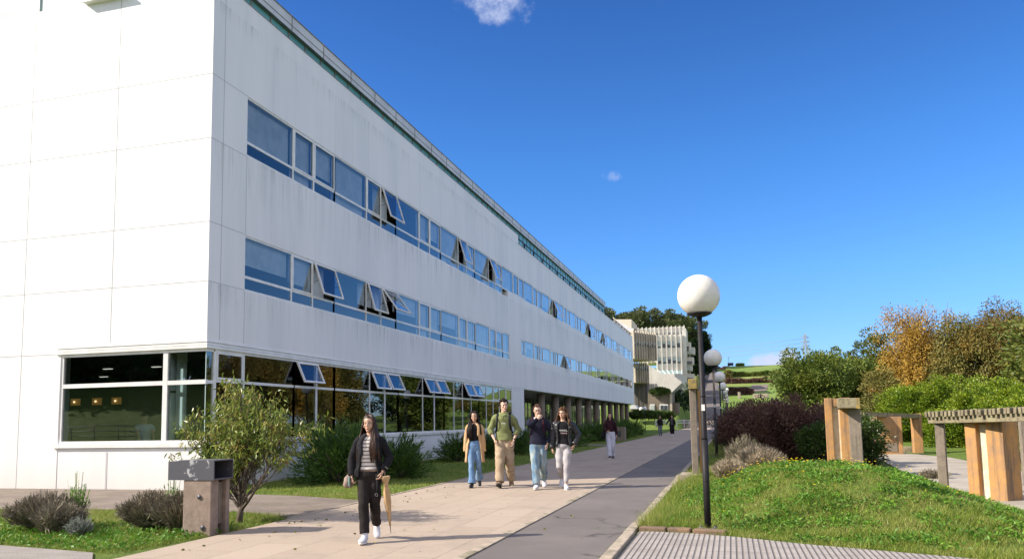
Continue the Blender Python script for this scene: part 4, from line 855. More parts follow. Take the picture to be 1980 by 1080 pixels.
for k, (px, Y) in enumerate(((1240, 104), (1247, 98))):
    p = at(px, 800, Y); copy_tree(L1, (p.x, p.y, ghs(p.x, p.y)-.2), 0, 1, ('grey globe lamp, left one by the concrete entrance', 'bright globe lamp, right one by the concrete entrance')[k])

# ------------------------------------------------------------------ timber and concrete pergola pieces
def wood_post(loc, w_, d_, h, rz, label, z0=-.1):
    t = empty('timber_post', loc, rz, label=label, cat='post'); mb = MB(); mb.box(-w_/2, w_/2, -d_/2, d_/2, z0, h); bevel(mb.build('shaft', WOOD, t), .012); return t
def concrete_u(loc, rz, h, s, label, z0=-.2, parts=True):
    t = empty('concrete_post', loc, rz, label=label, cat='concrete post')
    mb = MB(); mb.box(-.45*s, -.25*s, -.2, .22, z0, h); bevel(mb.build('flange', OCHRE, t), .015)
    mb = MB(); mb.box(-.07*s, .22*s, -.22, .22, z0, h); bevel(mb.build('flange', OCHRE, t), .015)
    mb = MB(); mb.box(-.25*s, -.07*s, -.11, .2, z0, h-.2); mb.build('web', OCHREP, t)
    mb = MB(); mb.box(-.25*s, -.07*s, -.17, .19, h-.2, h-.01); mb.build('header', OCHRE, t); return t
def beam(a, b, w_, h, nslat, label, slat=.09):
    a = Vector(a); b = Vector(b); t = empty('timber_beam', a, label=label, cat='beam'); d = b-a; n = d.normalized(); sd = Vector((-n.y, n.x, 0))
    for q in (-1, 1): mb = MB(); mb.bar(sd*q*.09, d+sd*q*.09, w_, h); bevel(mb.build('rail', WOODB, t), .01)
    mb = MB(); r = random.Random(3)
    for i in range(nslat):
        c = d*((i+.5)/nslat)+Vector((0, 0, h/2+.025+r.uniform(-.012, .012))); mb.obox(c, n*slat*.31, sd*(.20+r.uniform(-.02, .02)), Vector((r.uniform(-.004, .004), 0, .05)))
    bevel(mb.build('slats', WOODB, t), .008); return t
# right-hand group
concrete_u((4.30, 14.75, 0), math.radians(-47), 1.47, .98, 'ochre concrete post nearest, with pale recess, at right under the beam', z0=-.3)
pa = at(1805, 811, 15.6); pb = at(2040, 806, 13.4)
beam((pa.x, pa.y, 1.36), (pb.x, pb.y, 1.40), .07, .14, 26, 'long mossy timber beam with cross slats at right')
p = at(1821, 880, 15.5); wood_post((p.x, p.y, 0), .15, .15, 1.29, math.radians(-20), 'grey timber post carrying left end of the long beam', z0=-.4)
p = at(1983, 880, 17.5); wood_post((p.x, p.y, 0), .14, .14, 1.30, 0, 'timber post at right edge behind the ochre post', z0=-.4)
# middle group
z_ = .25
p = at(1628, 880, 20.2); concrete_u((p.x+.06, p.y, z_), math.radians(-8), 1.64, .86, 'ochre concrete post at top of the grass mound', z0=-.4)
p = at(1657, 880, 20.0); wood_post((p.x, p.y, z_), .27, .2, 1.38, math.radians(-10), 'thick grey timber post beside ochre post on the mound', z0=-.4)
pa = at(1620, 779, 19.9); pb = at(1659, 779, 19.8); t = empty('timber_beam', pa, label='short mossy beam on the ochre post on the mound', cat='beam'); mb = MB(); mb.obox((pb-pa)/2, (pb-pa)/2, (0, .22, 0), (0, 0, .12)); bevel(mb.build('rail', WOODB, t), .012)
mb = MB(); mb.obox((pb-pa)*.93, (pb-pa)*.085, (0, .225, 0), (0, 0, .125)); mb.build('lichen', LICHEN, t)
# back group
p = at(1721, 840, 31.5); t = empty('concrete_post', (p.x, p.y, 0), label='broad ochre concrete slab with small plaque at far end of garden path', cat='concrete post'); mb = MB(); mb.box(-.42, .40, -.12, .2, -.2, 1.40); bevel(mb.build('slab', OCHRE, t), .015)
mb = MB(); mb.box(-.18, .2, -.135, -.122, .12, .42); mb.build('plaque', CONCG, t)
p = at(1773, 840, 33.0); t = empty('concrete_post', (p.x, p.y, 0), label='narrow ochre concrete post at far end beside lime shrubs', cat='concrete post'); mb = MB(); mb.box(-.16, .16, -.2, .2, -.2, 1.5); bevel(mb.build('shaft', OCHRE, t), .015)
pa = at(1666, 800, 30.5); pb = at(1779, 804, 33); t = empty('timber_beam', pa, label='far dark beam joining the two far ochre posts', cat='beam'); mb = MB(); mb.bar((0, 0, 0), pb-pa+Vector((0, 0, 0)), .2, .16); mb.build('rail', WOODB, t)
mb = MB(); mb.bar((0, .3, 0), pb-pa+Vector((0, .3, 0)), .1, .16); mb.build('rail', WOODB, t)
p = at(1748, 874, 33.5); t = empty('low_wall', (p.x, p.y, 0), label='low pale kerb wall between the far ochre posts', cat='wall'); mb = MB(); mb.box(-.7, .6, -.15, .15, -.1, .22); mb.build('coping', KERB, t)
# post pair beside the path
t = wood_post((-.82, 17.85, ghs(-.8, 18)), .145, .15, 1.94, math.radians(4), 'tall grey timber post behind the nearest street lamp')
t = empty('concrete_post', (-.62, 18.0, ghs(-.8, 18)), label='narrow ochre concrete post right behind the nearest lamp pole', cat='concrete post'); mb = MB(); mb.box(-.1, .08, -.12, .12, -.1, 1.92); bevel(mb.build('shaft', OCHRE, t), .012)
t = empty('timber_beam', (-.80, 17.9, ghs(-.8, 18)+2.06), label='lichen-yellow beam end on top of the tall timber post', cat='beam'); mb = MB(); mb.box(-.1, .09, -.22, .5, -.11, .12); bevel(mb.build('rail', LICHEN, t), .012)
mb = MB(); mb.tube([(.12, 0, .0), (.19, 0, .12), (.2, 0, .3)], .006, 5, 0); mb.tube([(.19, 0, .1), (.28, 0, .16)], .005, 5); mb.tube([(.19, 0, .1), (.1, 0, .22)], .005, 5); mb.build('twig', BARKP, t)

# ------------------------------------------------------------------ litter bin
t = empty('litter_bin', (-6.70, 9.02, 0), math.radians(90), label='concrete litter bin with wood slats and dented metal hood', cat='litter bin')
PINKC = concrete_mat('pebbled_concrete', (.25, .185, .15), (.33, .25, .20), streak=(.16, .12, .09), amt=.5, ss=(4, 4, 1), sc_=6, bump=.9)
ZINC = M('painted_metal', (.085, .085, .10), (.42, .42, .44), 5, rough=.45, lo=.60, hi=.64, bump=.3, bscale=12)
mb = MB(); mb.box(-.16, 0, 0, .44, -.1, .74); bevel(mb.build('side_slab', PINKC, t), .012)
mb = MB(); mb.box(.16, .24, 0, .44, -.1, .74); bevel(mb.build('side_slab', PINKC, t), .012)
for i in range(4): mb = MB(); mb.box(.004+i*.039, .038+i*.039, .06, .09, .14, .70); bevel(mb.build('slat', WOOD, t), .004)
mb = MB(); mb.box(.0, .16, .38, .41, 0, .70); mb.build('back_panel', WOOD, t)
for z, y in ((.52, .18), (.12, .12)): mb = MB(); mb.tube([(-.175, y, z), (-.155, y, z)], .03, 14); mb.build('bolt', ZINC, t)
mb = MB(); mb.box(-.17, -.16, -.03, .50, .74, .99); mb.box(.24, .25, -.03, .50, .74, .99); mb.box(-.17, .25, -.04, .52, .99, 1.005); mb.box(-.16, .24, .69, .50, .74, .99); mb.box(-.16, .24, -.03, .50, .74, .752)
for x in (-.17, .235): mb.box(x-.001, x+.016, -.042, -.031, .74, .99)
mb.box(-.155, .235, -.042, -.031, .74, .76)
h_ = mb.build('hood', ZINC, t); mb = MB(); mb.box(-.155, .235, .3, .31, .752, .99); mb.build('inner_panel', DARK, t)
# planter / concrete bin far along
p = gpos(1197, 852); t = empty('concrete_planter', (p.x, p.y, 0), label='square concrete planter box at path edge behind the woman in white', cat='planter'); mb = MB()
for a_, b_, c_, d_ in ((-.45, .45, -.45, -.35), (-.45, .45, .35, .45), (-.45, -.35, -.35, .35), (.35, .45, -.35, .35)): mb.box(a_, b_, c_, d_, 0, .95)
bevel(mb.build('box', CONCG, t), .015); mb = MB(); mb.box(-.35, .35, -.35, .35, 0, .85); mb.build('soil', DARK, t)
mb = MB(); mb.box(-.25, .2, -.465, -.452, .3, .7); mb.build('grille', ROOM, t)

# ------------------------------------------------------------------ concrete buildings up the slope
CW = concrete_mat('pale_concrete', (.56, .53, .47), (.68, .65, .59), streak=(.34, .24, .16), amt=.7, ss=(1.6, 1.6, .12), sc_=.3, bump=.1)
CD = concrete_mat('stained_concrete', (.40, .35, .27), (.50, .44, .35), streak=(.10, .08, .06), amt=.9, ss=(2.2, 2.2, .12), sc_=.3, bump=.1)
CB = concrete_mat('brown_concrete', (.16, .13, .10), (.22, .18, .14), streak=(.07, .055, .045), amt=.7, ss=(1.5, 1.5, .2), sc_=.4, bump=.1)
DG = M('dark_glass', (.03, .035, .04), (.06, .07, .08), 1, rough=.1); LGL = M('pale_blind_glass', (.42, .47, .44), (.30, .36, .36), .5, rough=.25)
CAN = M('canopy_glass', (.30, .42, .38), (.2, .32, .3), 1, rough=.15)
KB = empty('concrete_building', (0, 0, 0), label='weathered concrete block with vertical fins and stepped wings beyond the white building', cat='building')
def zat(px, py, Y): return at(px, py, Y).z
def fin_block(pxa, Ya, pxb, Yb, ztop, zbot, depth, nf, rows, mat, parent, fin=.3, fw=.2, ftop=None, glassm=None, low=None):
    a = at(pxa, 700, Ya); b = at(pxb, 700, Yb); a.z = b.z = 0; d = b-a; L = d.length; d.normalize(); n = Vector((d.y, -d.x, 0)); 
    if n.y > 0: n = -n
    mb = MB(); c = (a+b)/2-n*depth/2; mb.obox((c.x, c.y, (ztop+zbot)/2), d*L/2, n*depth/2, (0, 0, (ztop-zbot)/2)); mb.build('block', mat, parent)
    mb = MB()
    for i in range(nf+1):
        c = a+d*(L*i/nf)+n*fin/2; mb.obox((c.x, c.y, (ztop+zbot)/2+.1), d*fw/2, n*fin/2, (0, 0, (ztop-zbot)/2+.1))
    mb.build('fins', mat, parent)
    for k, (z0, z1) in enumerate(rows):
        for i in range(nf):
            c = a+d*(L*(i+.5)/nf)+n*.02; hw = (L/nf-fw)*.42
            mb = MB(); mb.obox((c.x, c.y, (z0+z1)/2), d*hw, n*.03, (0, 0, (z1-z0)/2)); wo = mb.build('window', LGL if (i*7+k*3) % 4 else (glassm or LGL), parent)
            mb = MB(); q = (z1-z0)*(.12+.1*((i*5+k) % 3)); mb.obox((c.x+n.x*.04, c.y+n.y*.04, z0+q), d*hw*.92, n*.012, (0, 0, q)); mb.build('pane', DG, wo)
    return a, b, d, n
Zt = lambda py, Y, px=1295: zat(px, py, Y)
fin_block(1271, 150, 1318, 150.5, Zt(647, 150), Zt(716, 150), 8, 5, [(Zt(671.5, 150), Zt(658.5, 150)), (Zt(702, 150), Zt(689, 150))], CW, KB)
fin_block(1236, 160, 1325.5, 160, Zt(632, 160), Zt(700, 160), 8, 11, [(Zt(645.5, 160), Zt(642.5, 160))], CW, KB)
fin_block(1225, 112, 1268, 117.5, Zt(640, 112, 1225), Zt(693, 112, 1225), 3.5, 9, [(Zt(667, 112, 1225), Zt(657, 112, 1225))], CD, KB, fin=.22, fw=.12)
fin_block(1226.5, 117, 1252, 120, Zt(702, 117, 1230), Zt(739, 117, 1230), 3.5, 6, [(Zt(715, 117, 1230), Zt(705, 117, 1230))], CD, KB, fin=.18, fw=.12)
def quadprism(name, px, Y, dep, mat, parent=None):
    """upright slab whose outline is given by points seen at distance Y, dep metres thick"""
    P_ = [at(x, y, Y) for x, y in px]; n = len(P_); mb = MB(); Q = [p+Vector((0, dep, 0)) for p in P_]
    mb.add(P_+Q, [tuple(range(n)), tuple(range(2*n-1, n-1, -1))]+[(i, i+n, (i+1) % n+n, (i+1) % n) for i in range(n)]); return mb.build(name, mat, parent)
quadprism('base_wall', [(1226, 738), (1226, 800), (1252, 800), (1252, 738)], 120.5, 3, CB, KB)
for x in (1229, 1238, 1247): quadprism('recess', [(x, 744), (x, 786), (x+5, 786), (x+5, 744)], 120.4, .3, DARK, KB)
quadprism('end_wall', [(1318.6, 650), (1319, 716), (1321, 752), (1327, 770), (1327, 665), (1326, 634), (1319, 634)], 150.7, 6, CW, KB)
quadprism('sloped_wall', [(1252.5, 704), (1252.5, 758), (1299, 758), (1309, 748), (1318, 740), (1318, 722), (1280, 722)], 127, 10, CW, KB)
for x in (1254, 1258, 1262, 1267): quadprism('slit_window', [(x, 741), (x, 754), (x+1.6, 754), (x+1.6, 741)], 126.9, .1, DARK, KB)
quadprism('under_canopy_wall', [(1270, 716), (1270, 745), (1319, 760), (1319, 716)], 149.9, 5, CW, KB)
for i in range(5): x = 1273+i*9.2; quadprism('window', [(x, 716), (x, 721), (x+6, 721), (x+6, 716)], 149.8, .05, LGL, KB)
p0 = [at(1272, 716, 149), at(1318, 716, 149), at(1319, 727, 145), at(1284, 727.5, 145)]; mb = MB(); mb.add(p0+[p+Vector((0, .1, -.12)) for p in p0], [(0, 1, 2, 3), (7, 6, 5, 4), (0, 4, 5, 1), (1, 5, 6, 2), (2, 6, 7, 3), (3, 7, 4, 0)]); cn = mb.build('glass_canopy', CAN, KB)
for i in range(6):
    mb = MB(); mb.bar(p0[0].lerp(p0[1], i/5)+Vector((0, 0, .05)), p0[3].lerp(p0[2], i/5)+Vector((0, 0, .05)), .12, .1); mb.build('rib', WHITE, cn)
quadprism('lower_house', [(1299, 748), (1299, 776), (1318, 776), (1318, 742)], 134, 5, CW, KB)
wn_ = quadprism('window', [(1302.5, 751.5), (1302.5, 765.5), (1314.5, 765.5), (1314.5, 751.5)], 133.9, .06, WHITE, KB)
quadprism('pane', [(1303.5, 753), (1303.5, 765), (1308, 765), (1308, 753)], 133.8, .05, DG, wn_); quadprism('pane', [(1309, 753), (1309, 765), (1313.7, 765), (1313.7, 753)], 133.8, .05, DG, wn_)
quadprism('podium_wall', [(1252.5, 759), (1252.5, 803), (1299, 803), (1299, 759)], 118, 6, CB, KB)
quadprism('pillar', [(1295, 760), (1295, 803), (1299.6, 803), (1299.6, 760)], 117.7, .4, CD, KB)
quadprism('low_wall', [(1300, 777), (1300, 802), (1312, 802), (1312, 779)], 119, 3, CB, KB)
d_ = quadprism('door', [(1275.5, 781), (1275.5, 802.5), (1292, 802.5), (1292, 781)], 117.9, .1, WHITE, KB)
for x in (1277, 1284.6): quadprism('pane', [(x, 783), (x, 801.5), (x+6, 801.5), (x+6, 783)], 117.8, .06, DG, d_)
d_ = quadprism('window', [(1256.5, 781), (1256.5, 797), (1266, 797), (1266, 781)], 117.9, .1, WHITE, KB); quadprism('pane', [(1257.5, 782.5), (1257.5, 796), (1265, 796), (1265, 782.5)], 117.8, .06, LGL, d_)
for k, (y0, y1, x1) in enumerate(((661, 679, 1335), (671, 684, 1343), (690, 704, 1341), (704, 716, 1338), (722, 736, 1342), (740, 758, 1340))):
    b_ = quadprism('balcony', [(1325, y0), (1325, y1), (x1, y1), (x1, y0)], 153+k*.3, 3, CW, KB); quadprism('opening', [(1327, y0+(3 if k % 2 else 8)), (1327, y1-1), (x1-3, y1-1), (x1-3, y0+(3 if k % 2 else 8))], 152.9+k*.3, .1, DG if k % 2 == 0 else LGL, b_)
quadprism('balcony_core', [(1326, 684), (1326, 765), (1334, 765), (1334, 684)], 155.5, 3, CD, KB)
BX = empty('roof_building', (0, 0, 0), label='pale low block with beige end showing over the white building roof', cat='building')
quadprism('block', [(1185, 612), (1190, 617), (1221, 617), (1221, 640), (1185, 640)], 118, 5, M('beige_wall', (.62, .56, .42)), BX); quadprism('side_wall', [(1189, 617.5), (1222, 634), (1230, 636), (1230, 645), (1189, 645)], 116, 2, BAND, BX)
quadprism('chimney', [(1226, 627), (1226, 640), (1231, 640), (1231, 627)], 116, .5, METAL, BX)
t = empty('low_building', (0, 0, 0), label='low shed with pale sloping roof at the arcade end', cat='building'); quadprism('roof', [(1218, 786), (1221, 782), (1228, 782), (1233, 789), (1233, 790), (1218, 790)], 110, 3, BAND, t); quadprism('wall', [(1219, 790), (1219, 802), (1254, 802), (1254, 794), (1248, 788), (1236, 788), (1234, 790)], 111, 3, CB, t)
# planting by that building
def small_bush(px, py, Y, r, h, mk, seed, lab, name='shrub', ncl=40, per=50, L=.3, grp=None):
    p = at(px, py, Y); g = np.random.default_rng(seed); t = empty(name, (p.x, p.y, ghs(p.x, p.y)) if py > 900 else p, label=lab, cat='shrub', group=grp)
    P_, D, C = crown_pts(g, (0, 0, h*.45), (r, r*.7, h*.5), ncl, per, min(r, h)*.35, .7, .5, -.1, .2); foliage('foliage', P_, D, L*(.6+.7*g.random(len(P_))), L*.5, LG[mk], t, g)
    mb = MB(); mb.tube([(0, 0, -.4), (0, 0, h*.6)], [.08, .03], 6); mb.build('stem', BARK, t); return t
small_bush(1275, 760, 117.5, 1.9, .8, 'dark', 1, 'dark ivy mat hanging over the concrete entrance wall', 'ivy')
small_bush(1322, 795, 128, 1.5, 3.6, 'conifer', 2, 'tall dark shrub left of the near lamp pole by the concrete house')
small_bush(1308, 780, 130, 1.2, 1.5, 'dark', 3, 'dark shrub under the concrete house window')
small_bush(1332, 775, 140, 1.6, 3.0, 'dark', 4, 'dark shrub at foot of the concrete balconies')
for k in range(6): small_bush(1262+k*11-30, 806, 100+k, 1.2, .7, 'dark', 10+k, 'low dark hedge plant by the entrance, %s from the arcade' % ('first', 'second', 'third', 'fourth', 'fifth', 'sixth')[k], grp='low hedge by the entrance')
# eucalyptus row on the hill
EU = [(1172, 612, 232, 3.6, 'leftmost, only its top above the white roof'), (1208, 622, 238, 4.6, 'second, rounded and low'), (1236, 614, 233, 4.6, 'third, above the pale roof block'), (1272, 617, 238, 5.2, 'fourth, over the finned concrete block'), (1305, 625, 232, 5.0, 'fifth, low and dense'), (1330, 632, 236, 4.8, 'sixth, at the right end of the concrete block'), (1348, 652, 240, 3.8, 'lowest and rightmost, beside the lamp pole')]
for k, (px, py, Y, r, lab) in enumerate(EU):
    p = at(px, py, Y); g0 = ghs(p.x, Y); h = p.z-g0+r*.75
    tree('eucalyptus_tree', (p.x, p.y, g0), h, r, 'grey-green eucalyptus on the hill, '+lab, LG['euc'], BARKP, 100+k, 'eucalyptus trees on the hill', ncl=60, per=80, L=.75, cz=1-r/h, rz=r*.85, cr=1.25, shell=.45, lump=.45)
def conifer(px, pyt, pyb, Y, r, seed, lab):
    b = at(px, pyb, Y); top = at(px, pyt, Y); h = top.z-b.z; g = np.random.default_rng(seed); t = empty('conifer_tree', b, label=lab, cat='tree', group='dark conifers beside the lamp pole'); n = 5200; u = g.random(n)**.8; a_ = g.random(n)*6.283
    rr = r*(1-u)**.75*(.55+.45*g.random(n))*(1+.25*np.sin(a_*5+u*22)); P_ = np.stack([np.cos(a_)*rr, np.sin(a_)*rr, u*h*.97], 1); D = np.stack([np.cos(a_), np.sin(a_), .6+0*a_], 1)+g.normal(size=(n, 3))*.3
    foliage('crown', P_, D, .8*(.6+.8*g.random(n)), .3, LG['conifer'], t, g); mb = MB(); mb.tube([(0, 0, -3), (0, 0, h*.9)], [.3, .05], 7); mb.build('trunk', BARK, t)
conifer(1362, 640, 722, 200, 2.6, 1, 'tall dark conifer just right of the near lamp pole'); conifer(1349, 655, 725, 198, 2.4, 2, 'shorter dark conifer hidden behind the near lamp pole'); conifer(1340, 664, 728, 195, 2.0, 3, 'dark conifer left of the near lamp pole')
# hedges, wall and things on the hill
def hedge(name, pxa, pxb, Y, h, mk, seed, lab, d=1.3, n=9000):
    a = at(pxa, 740, Y); b = at(pxb, 740, Y); g = np.random.default_rng(seed); L = b.x-a.x; t = empty(name, (a.x, a.y, ghs(a.x, Y)-.1), label=lab, cat='hedge'); u = g.random(n); q = g.random(n)
    x = u*L; y_ = (g.random(n)-.5)*d; z = h*(1-.35*q**2)*(.9+.12*np.sin(x*.9)+.08*np.sin(x*2.3)); z = np.where(g.random(n) < .5, z*g.random(n), z); P_ = np.stack([x, y_, z], 1)
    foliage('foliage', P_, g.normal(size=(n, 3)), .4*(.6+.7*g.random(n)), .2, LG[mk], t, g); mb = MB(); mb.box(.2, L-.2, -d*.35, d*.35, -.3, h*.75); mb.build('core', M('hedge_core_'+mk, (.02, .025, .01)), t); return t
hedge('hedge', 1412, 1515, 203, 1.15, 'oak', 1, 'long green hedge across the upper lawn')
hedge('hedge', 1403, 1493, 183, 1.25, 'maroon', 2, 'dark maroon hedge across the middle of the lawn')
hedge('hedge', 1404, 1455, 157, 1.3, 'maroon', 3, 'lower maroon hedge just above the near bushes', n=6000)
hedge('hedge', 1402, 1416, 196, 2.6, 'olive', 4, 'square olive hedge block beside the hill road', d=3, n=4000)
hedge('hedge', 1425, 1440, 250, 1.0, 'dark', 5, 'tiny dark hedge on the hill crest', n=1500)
a = at(1455, 762, 172); poly_sheet('hill_path', [(a.x-1, 163), (a.x+2.5, 163), (a.x+3.6, 178), (a.x+.2, 178)], 0, SLABOLD); o = bpy.data.objects['hill_path']
for v in o.data.vertices: v.co.z += ghs(v.co.x, v.co.y)+.06
for k, (px, lab) in enumerate(((1430, 'stubby stone bollard in front of the lower maroon hedge, left'), (1465, 'stubby sandstone block beside the hill path, middle'), (1478, 'stubby sandstone block beside the hill path, right'))):
    p = at(px, 775, 150); t = empty('stone_block', (p.x, p.y, ghs(p.x, p.y)), label=lab, cat='stone block'); w_ = .25 if k == 0 else .8; mb = MB(); mb.box(-w_, w_, -.3, .3, -.3, 1.2 if k == 0 else .8); bevel(mb.build('block', KERB, t), .08)
t = empty('retaining_wall', (0, 0, 0), label='beige retaining wall at the top of hill road', cat='wall'); quadprism('wall', [(1338, 712), (1338, 726), (1377, 724), (1377, 713)], 240, .6, CW, t)
def car(px, py, Y, col, lab):
    p = at(px, py, Y); t = empty('parked_car', (p.x, p.y, p.z), label=lab, cat='car', group='cars parked at the hill top'); cm = M('car_paint_'+lab.split()[0], col, rough=.25)
    mb = MB(); prof = [(-2.1, .35), (-2.1, .8), (-1.5, .95), (-.9, 1.42), (.7, 1.45), (1.4, .98), (2.0, .85), (2.1, .35)]; v = [(x, -.85, z) for x, z in prof]+[(x, .85, z) for x, z in prof]; n = len(prof)
    mb.add(v, [tuple(range(n)), tuple(range(2*n-1, n-1, -1))]+[(i, i+n, (i+1) % n+n, (i+1) % n) for i in range(n)]); bevel(mb.build('body', cm, t), .06, 2)
    mb = MB(); mb.add([(-1.35, -.86, .97), (-.85, -.86, 1.35), (.62, -.86, 1.37), (1.2, -.86, .98)], [(0, 1, 2, 3)]); mb.build('side_window', DG, t)
    for sx in (-1.35, 1.35):
        for sy in (-.8, .8): mb = MB(); mb.tube([(sx, sy-.1, .33), (sx, sy+.1, .33)], .33, 14); wh = mb.build('wheel', RUBBER, t); mb = MB(); mb.tube([(sx, sy-.115, .33), (sx, sy-.1, .33)], .19, 10); mb.build('rim', METAL, wh)
    return t
car(1405, 716.5, 246, (.35, .02, .015), 'red parked car at the hill top under the sign'); car(1386, 717, 247, (.03, .03, .04), 'black parked car left of the red one'); car(1370, 714.5, 249, (.02, .025, .04), 'dark parked car behind the second lamp globe')
t = empty('billboard', at(1413, 716, 244), label='small dark signboard on posts at the hill top', cat='sign'); mb = MB(); mb.box(-.85, .85, -.05, .05, 1.5, 2.4); mb.build('board', M('board_navy', (.03, .03, .06)), t)
for x in (.72, -.3): mb = MB(); mb.tube([(x, .08, -1), (x, .08, 2.0)], .06, 6); mb.build('post', METAL, t)
t = empty('street_lamp_tall', at(1410, 717, 250), label='tiny tall lamp mast behind the dark signboard', cat='street lamp'); t.name = 'lamp_mast'; mb = MB(); mb.tube([(0, 0, -1), (0, 0, 4.2)], .06, 6); mb.build('pole', METAL, t); mb = MB(); mb.box(-.35, .35, -.1, .1, 4.2, 4.3); mb.build('head', METAL, t)
t = empty('guard_rail', at(1428, 717, 246), label='reddish guard rail on the hill crest', cat='railing'); 
for i in range(7): mb = MB(); mb.box(i*.5-.03, i*.5+.03, -.03, .03, -.2, .85); mb.build('post', M('rail_red', (.3, .12, .1)) if i == 0 else bpy.data.materials['rail_red'], t)
mb = MB(); mb.box(0, 3, -.03, .03, .8, .88); mb.box(0, 3, -.03, .03, .4, .46); mb.build('rail', bpy.data.materials['rail_red'], t)
for k, px in enumerate((1470, 1486, 1500, 1512)): small_bush(px, 719, 250, 1.6-.2*k, 1.1+.4*(k % 2), 'oak', 30+k, 'tiny dark tree on the hill crest, %s from left' % ('first', 'second', 'third', 'fourth')[k], 'crest_bush', grp='tiny trees on the hill crest', ncl=20, per=30, L=.4)
# pylon
p = at(1559, 700, 500); ztop = zat(1559, 645, 500); t = empty('electricity_pylon', (p.x, p.y, 16), label='grey lattice electricity pylon rising behind the trees', cat='pylon'); hh = ztop-16; PYM = M('galvanised', (.30, .33, .38), rough=.6)
mb = MB()
def pw(z): return 3.2*(1-z/hh)**1.2+.35
for i in range(12):
    z0 = hh*i/12; z1 = hh*(i+1)/12
    for sx, sy in ((-1, -1), (1, -1), (1, 1), (-1, 1)): mb.bar((sx*pw(z0), sy*pw(z0), z0), (sx*pw(z1), sy*pw(z1), z1), .42, .42)
    mb.bar((-pw(z0), -pw(z0), z0), (pw(z1), -pw(z1), z1), .26, .26); mb.bar((pw(z0), -pw(z0), z0), (-pw(z1), -pw(z1), z1), .26, .26); mb.bar((-pw(z0), pw(z0), z0), (pw(z1), pw(z1), z1), .26, .26)
mb.build('tower', PYM, t)
tips_ = []
for z, wd in ((hh-2.2, 2.6), (hh-4.9, 2.9), (hh-7.4, 2.6)):
    mb = MB(); mb.bar((-wd, 0, z), (wd, 0, z), .42, .42); mb.bar((-wd, 0, z), (0, 0, z+1.1), .15, .15); mb.bar((wd, 0, z), (0, 0, z+1.1), .15, .15); mb.build('cross_arm', PYM, t); tips_ += [(-wd, z), (wd, z)]
for k, (dx, z) in enumerate(tips_):
    mb = MB(); a = Vector((dx, 0, z-.4)); pts = []
    for i in range(13): u = i/12; pts.append(Vector((dx-230*u, 60*u, z-.5-14*4*u*(1-u)*.35)))
    mb.tube(pts, .06, 4); mb.build('cable', PYM, t)
# bank behind the photographer: railing mirrored in the corner window
t = empty('handrail', (-35, -2.5, .55), label='grey steel handrail on the grass bank mirrored in corner window', cat='railing')
for i in range(5): mb = MB(); mb.tube([(i*1.5, 0, -.1), (i*1.5, 0, 1.0)], .025, 8); mb.build('post', METAL, t)
for z in (.5, .75, 1.0): mb = MB(); mb.tube([(0, 0, z), (6, 0, z)], .02, 8); mb.build('rail', METAL, t)
# low barrier of poles in the sunlit grass beyond
for k, (pxa, pxb, lab) in enumerate(((1268, 1292, 'white barrier rail in the sunlit grass, left of the far walkers'), (1309, 1336, 'white barrier rail in the sunlit grass, right of the far walkers'))):
    a = at(pxa, 817, 100); b = at(pxb, 816.5, 104); t = empty('barrier', a, label=lab, cat='barrier'); a2 = Vector((0, 0, 0)); b2 = b-a
    for q, z in enumerate((0, .3)): mb = MB(); mb.bar(a2+Vector((0, 0, z)), b2+Vector((0, 0, z)), .07, .08); mb.build('rail', WHITE, t)
    for u in (0, .5, 1): c = a2.lerp(b2, u); mb = MB(); mb.bar(c+Vector((0, 0, -.6)), c+Vector((0, 0, .42)), .09, .09); mb.build('post', WHITE, t)
p = at(1324, 818, 103); t = empty('stone_bollard', p, label='pinkish stone marker at far end of the paving', cat='bollard'); mb = MB(); mb.box(-.28, .28, -.2, .2, -.5, .55); bevel(mb.build('block', PINKC, t), .04)

# ------------------------------------------------------------------ people
def SKIN(name, c): 
    m_, t, b, o = newmat(name); b.inputs['Base Color'].default_value = c4(c); b.inputs['Roughness'].default_value = .5; b.inputs['Subsurface Weight'].default_value = .15; b.inputs['Subsurface Radius'].default_value = (.02, .008, .005); return m_
SK1 = SKIN('skin_tan', (.56, .34, .24)); SK2 = SKIN('skin_light', (.66, .43, .33)); LIP = M('lips', (.32, .10, .09), rough=.4); EYEW = M('eye_white', (.6, .58, .55), rough=.2); IRIS = M('iris', (.02, .012, .01), rough=.2)
HAIRD = M('hair_dark', (.012, .008, .007), (.03, .018, .014), 30, rough=.5, stretch=(1, 1, .2), spec=.2); HAIRB = M('hair_brown', (.05, .026, .014), (.17, .085, .04), 25, rough=.55, stretch=(1, 1, .3), spec=.2); HAIRA = M('hair_auburn', (.06, .024, .012), (.11, .045, .02), 40, rough=.5)
def cloth(name, c1, c2=None, scale=3, bump=.25, bs=30, rough=.9, **k): return M(name, c1, c2 or tuple(x*.8 for x in c1), scale, rough=rough, bump=bump, bscale=bs, bdist=.006, spec=.2, **k)
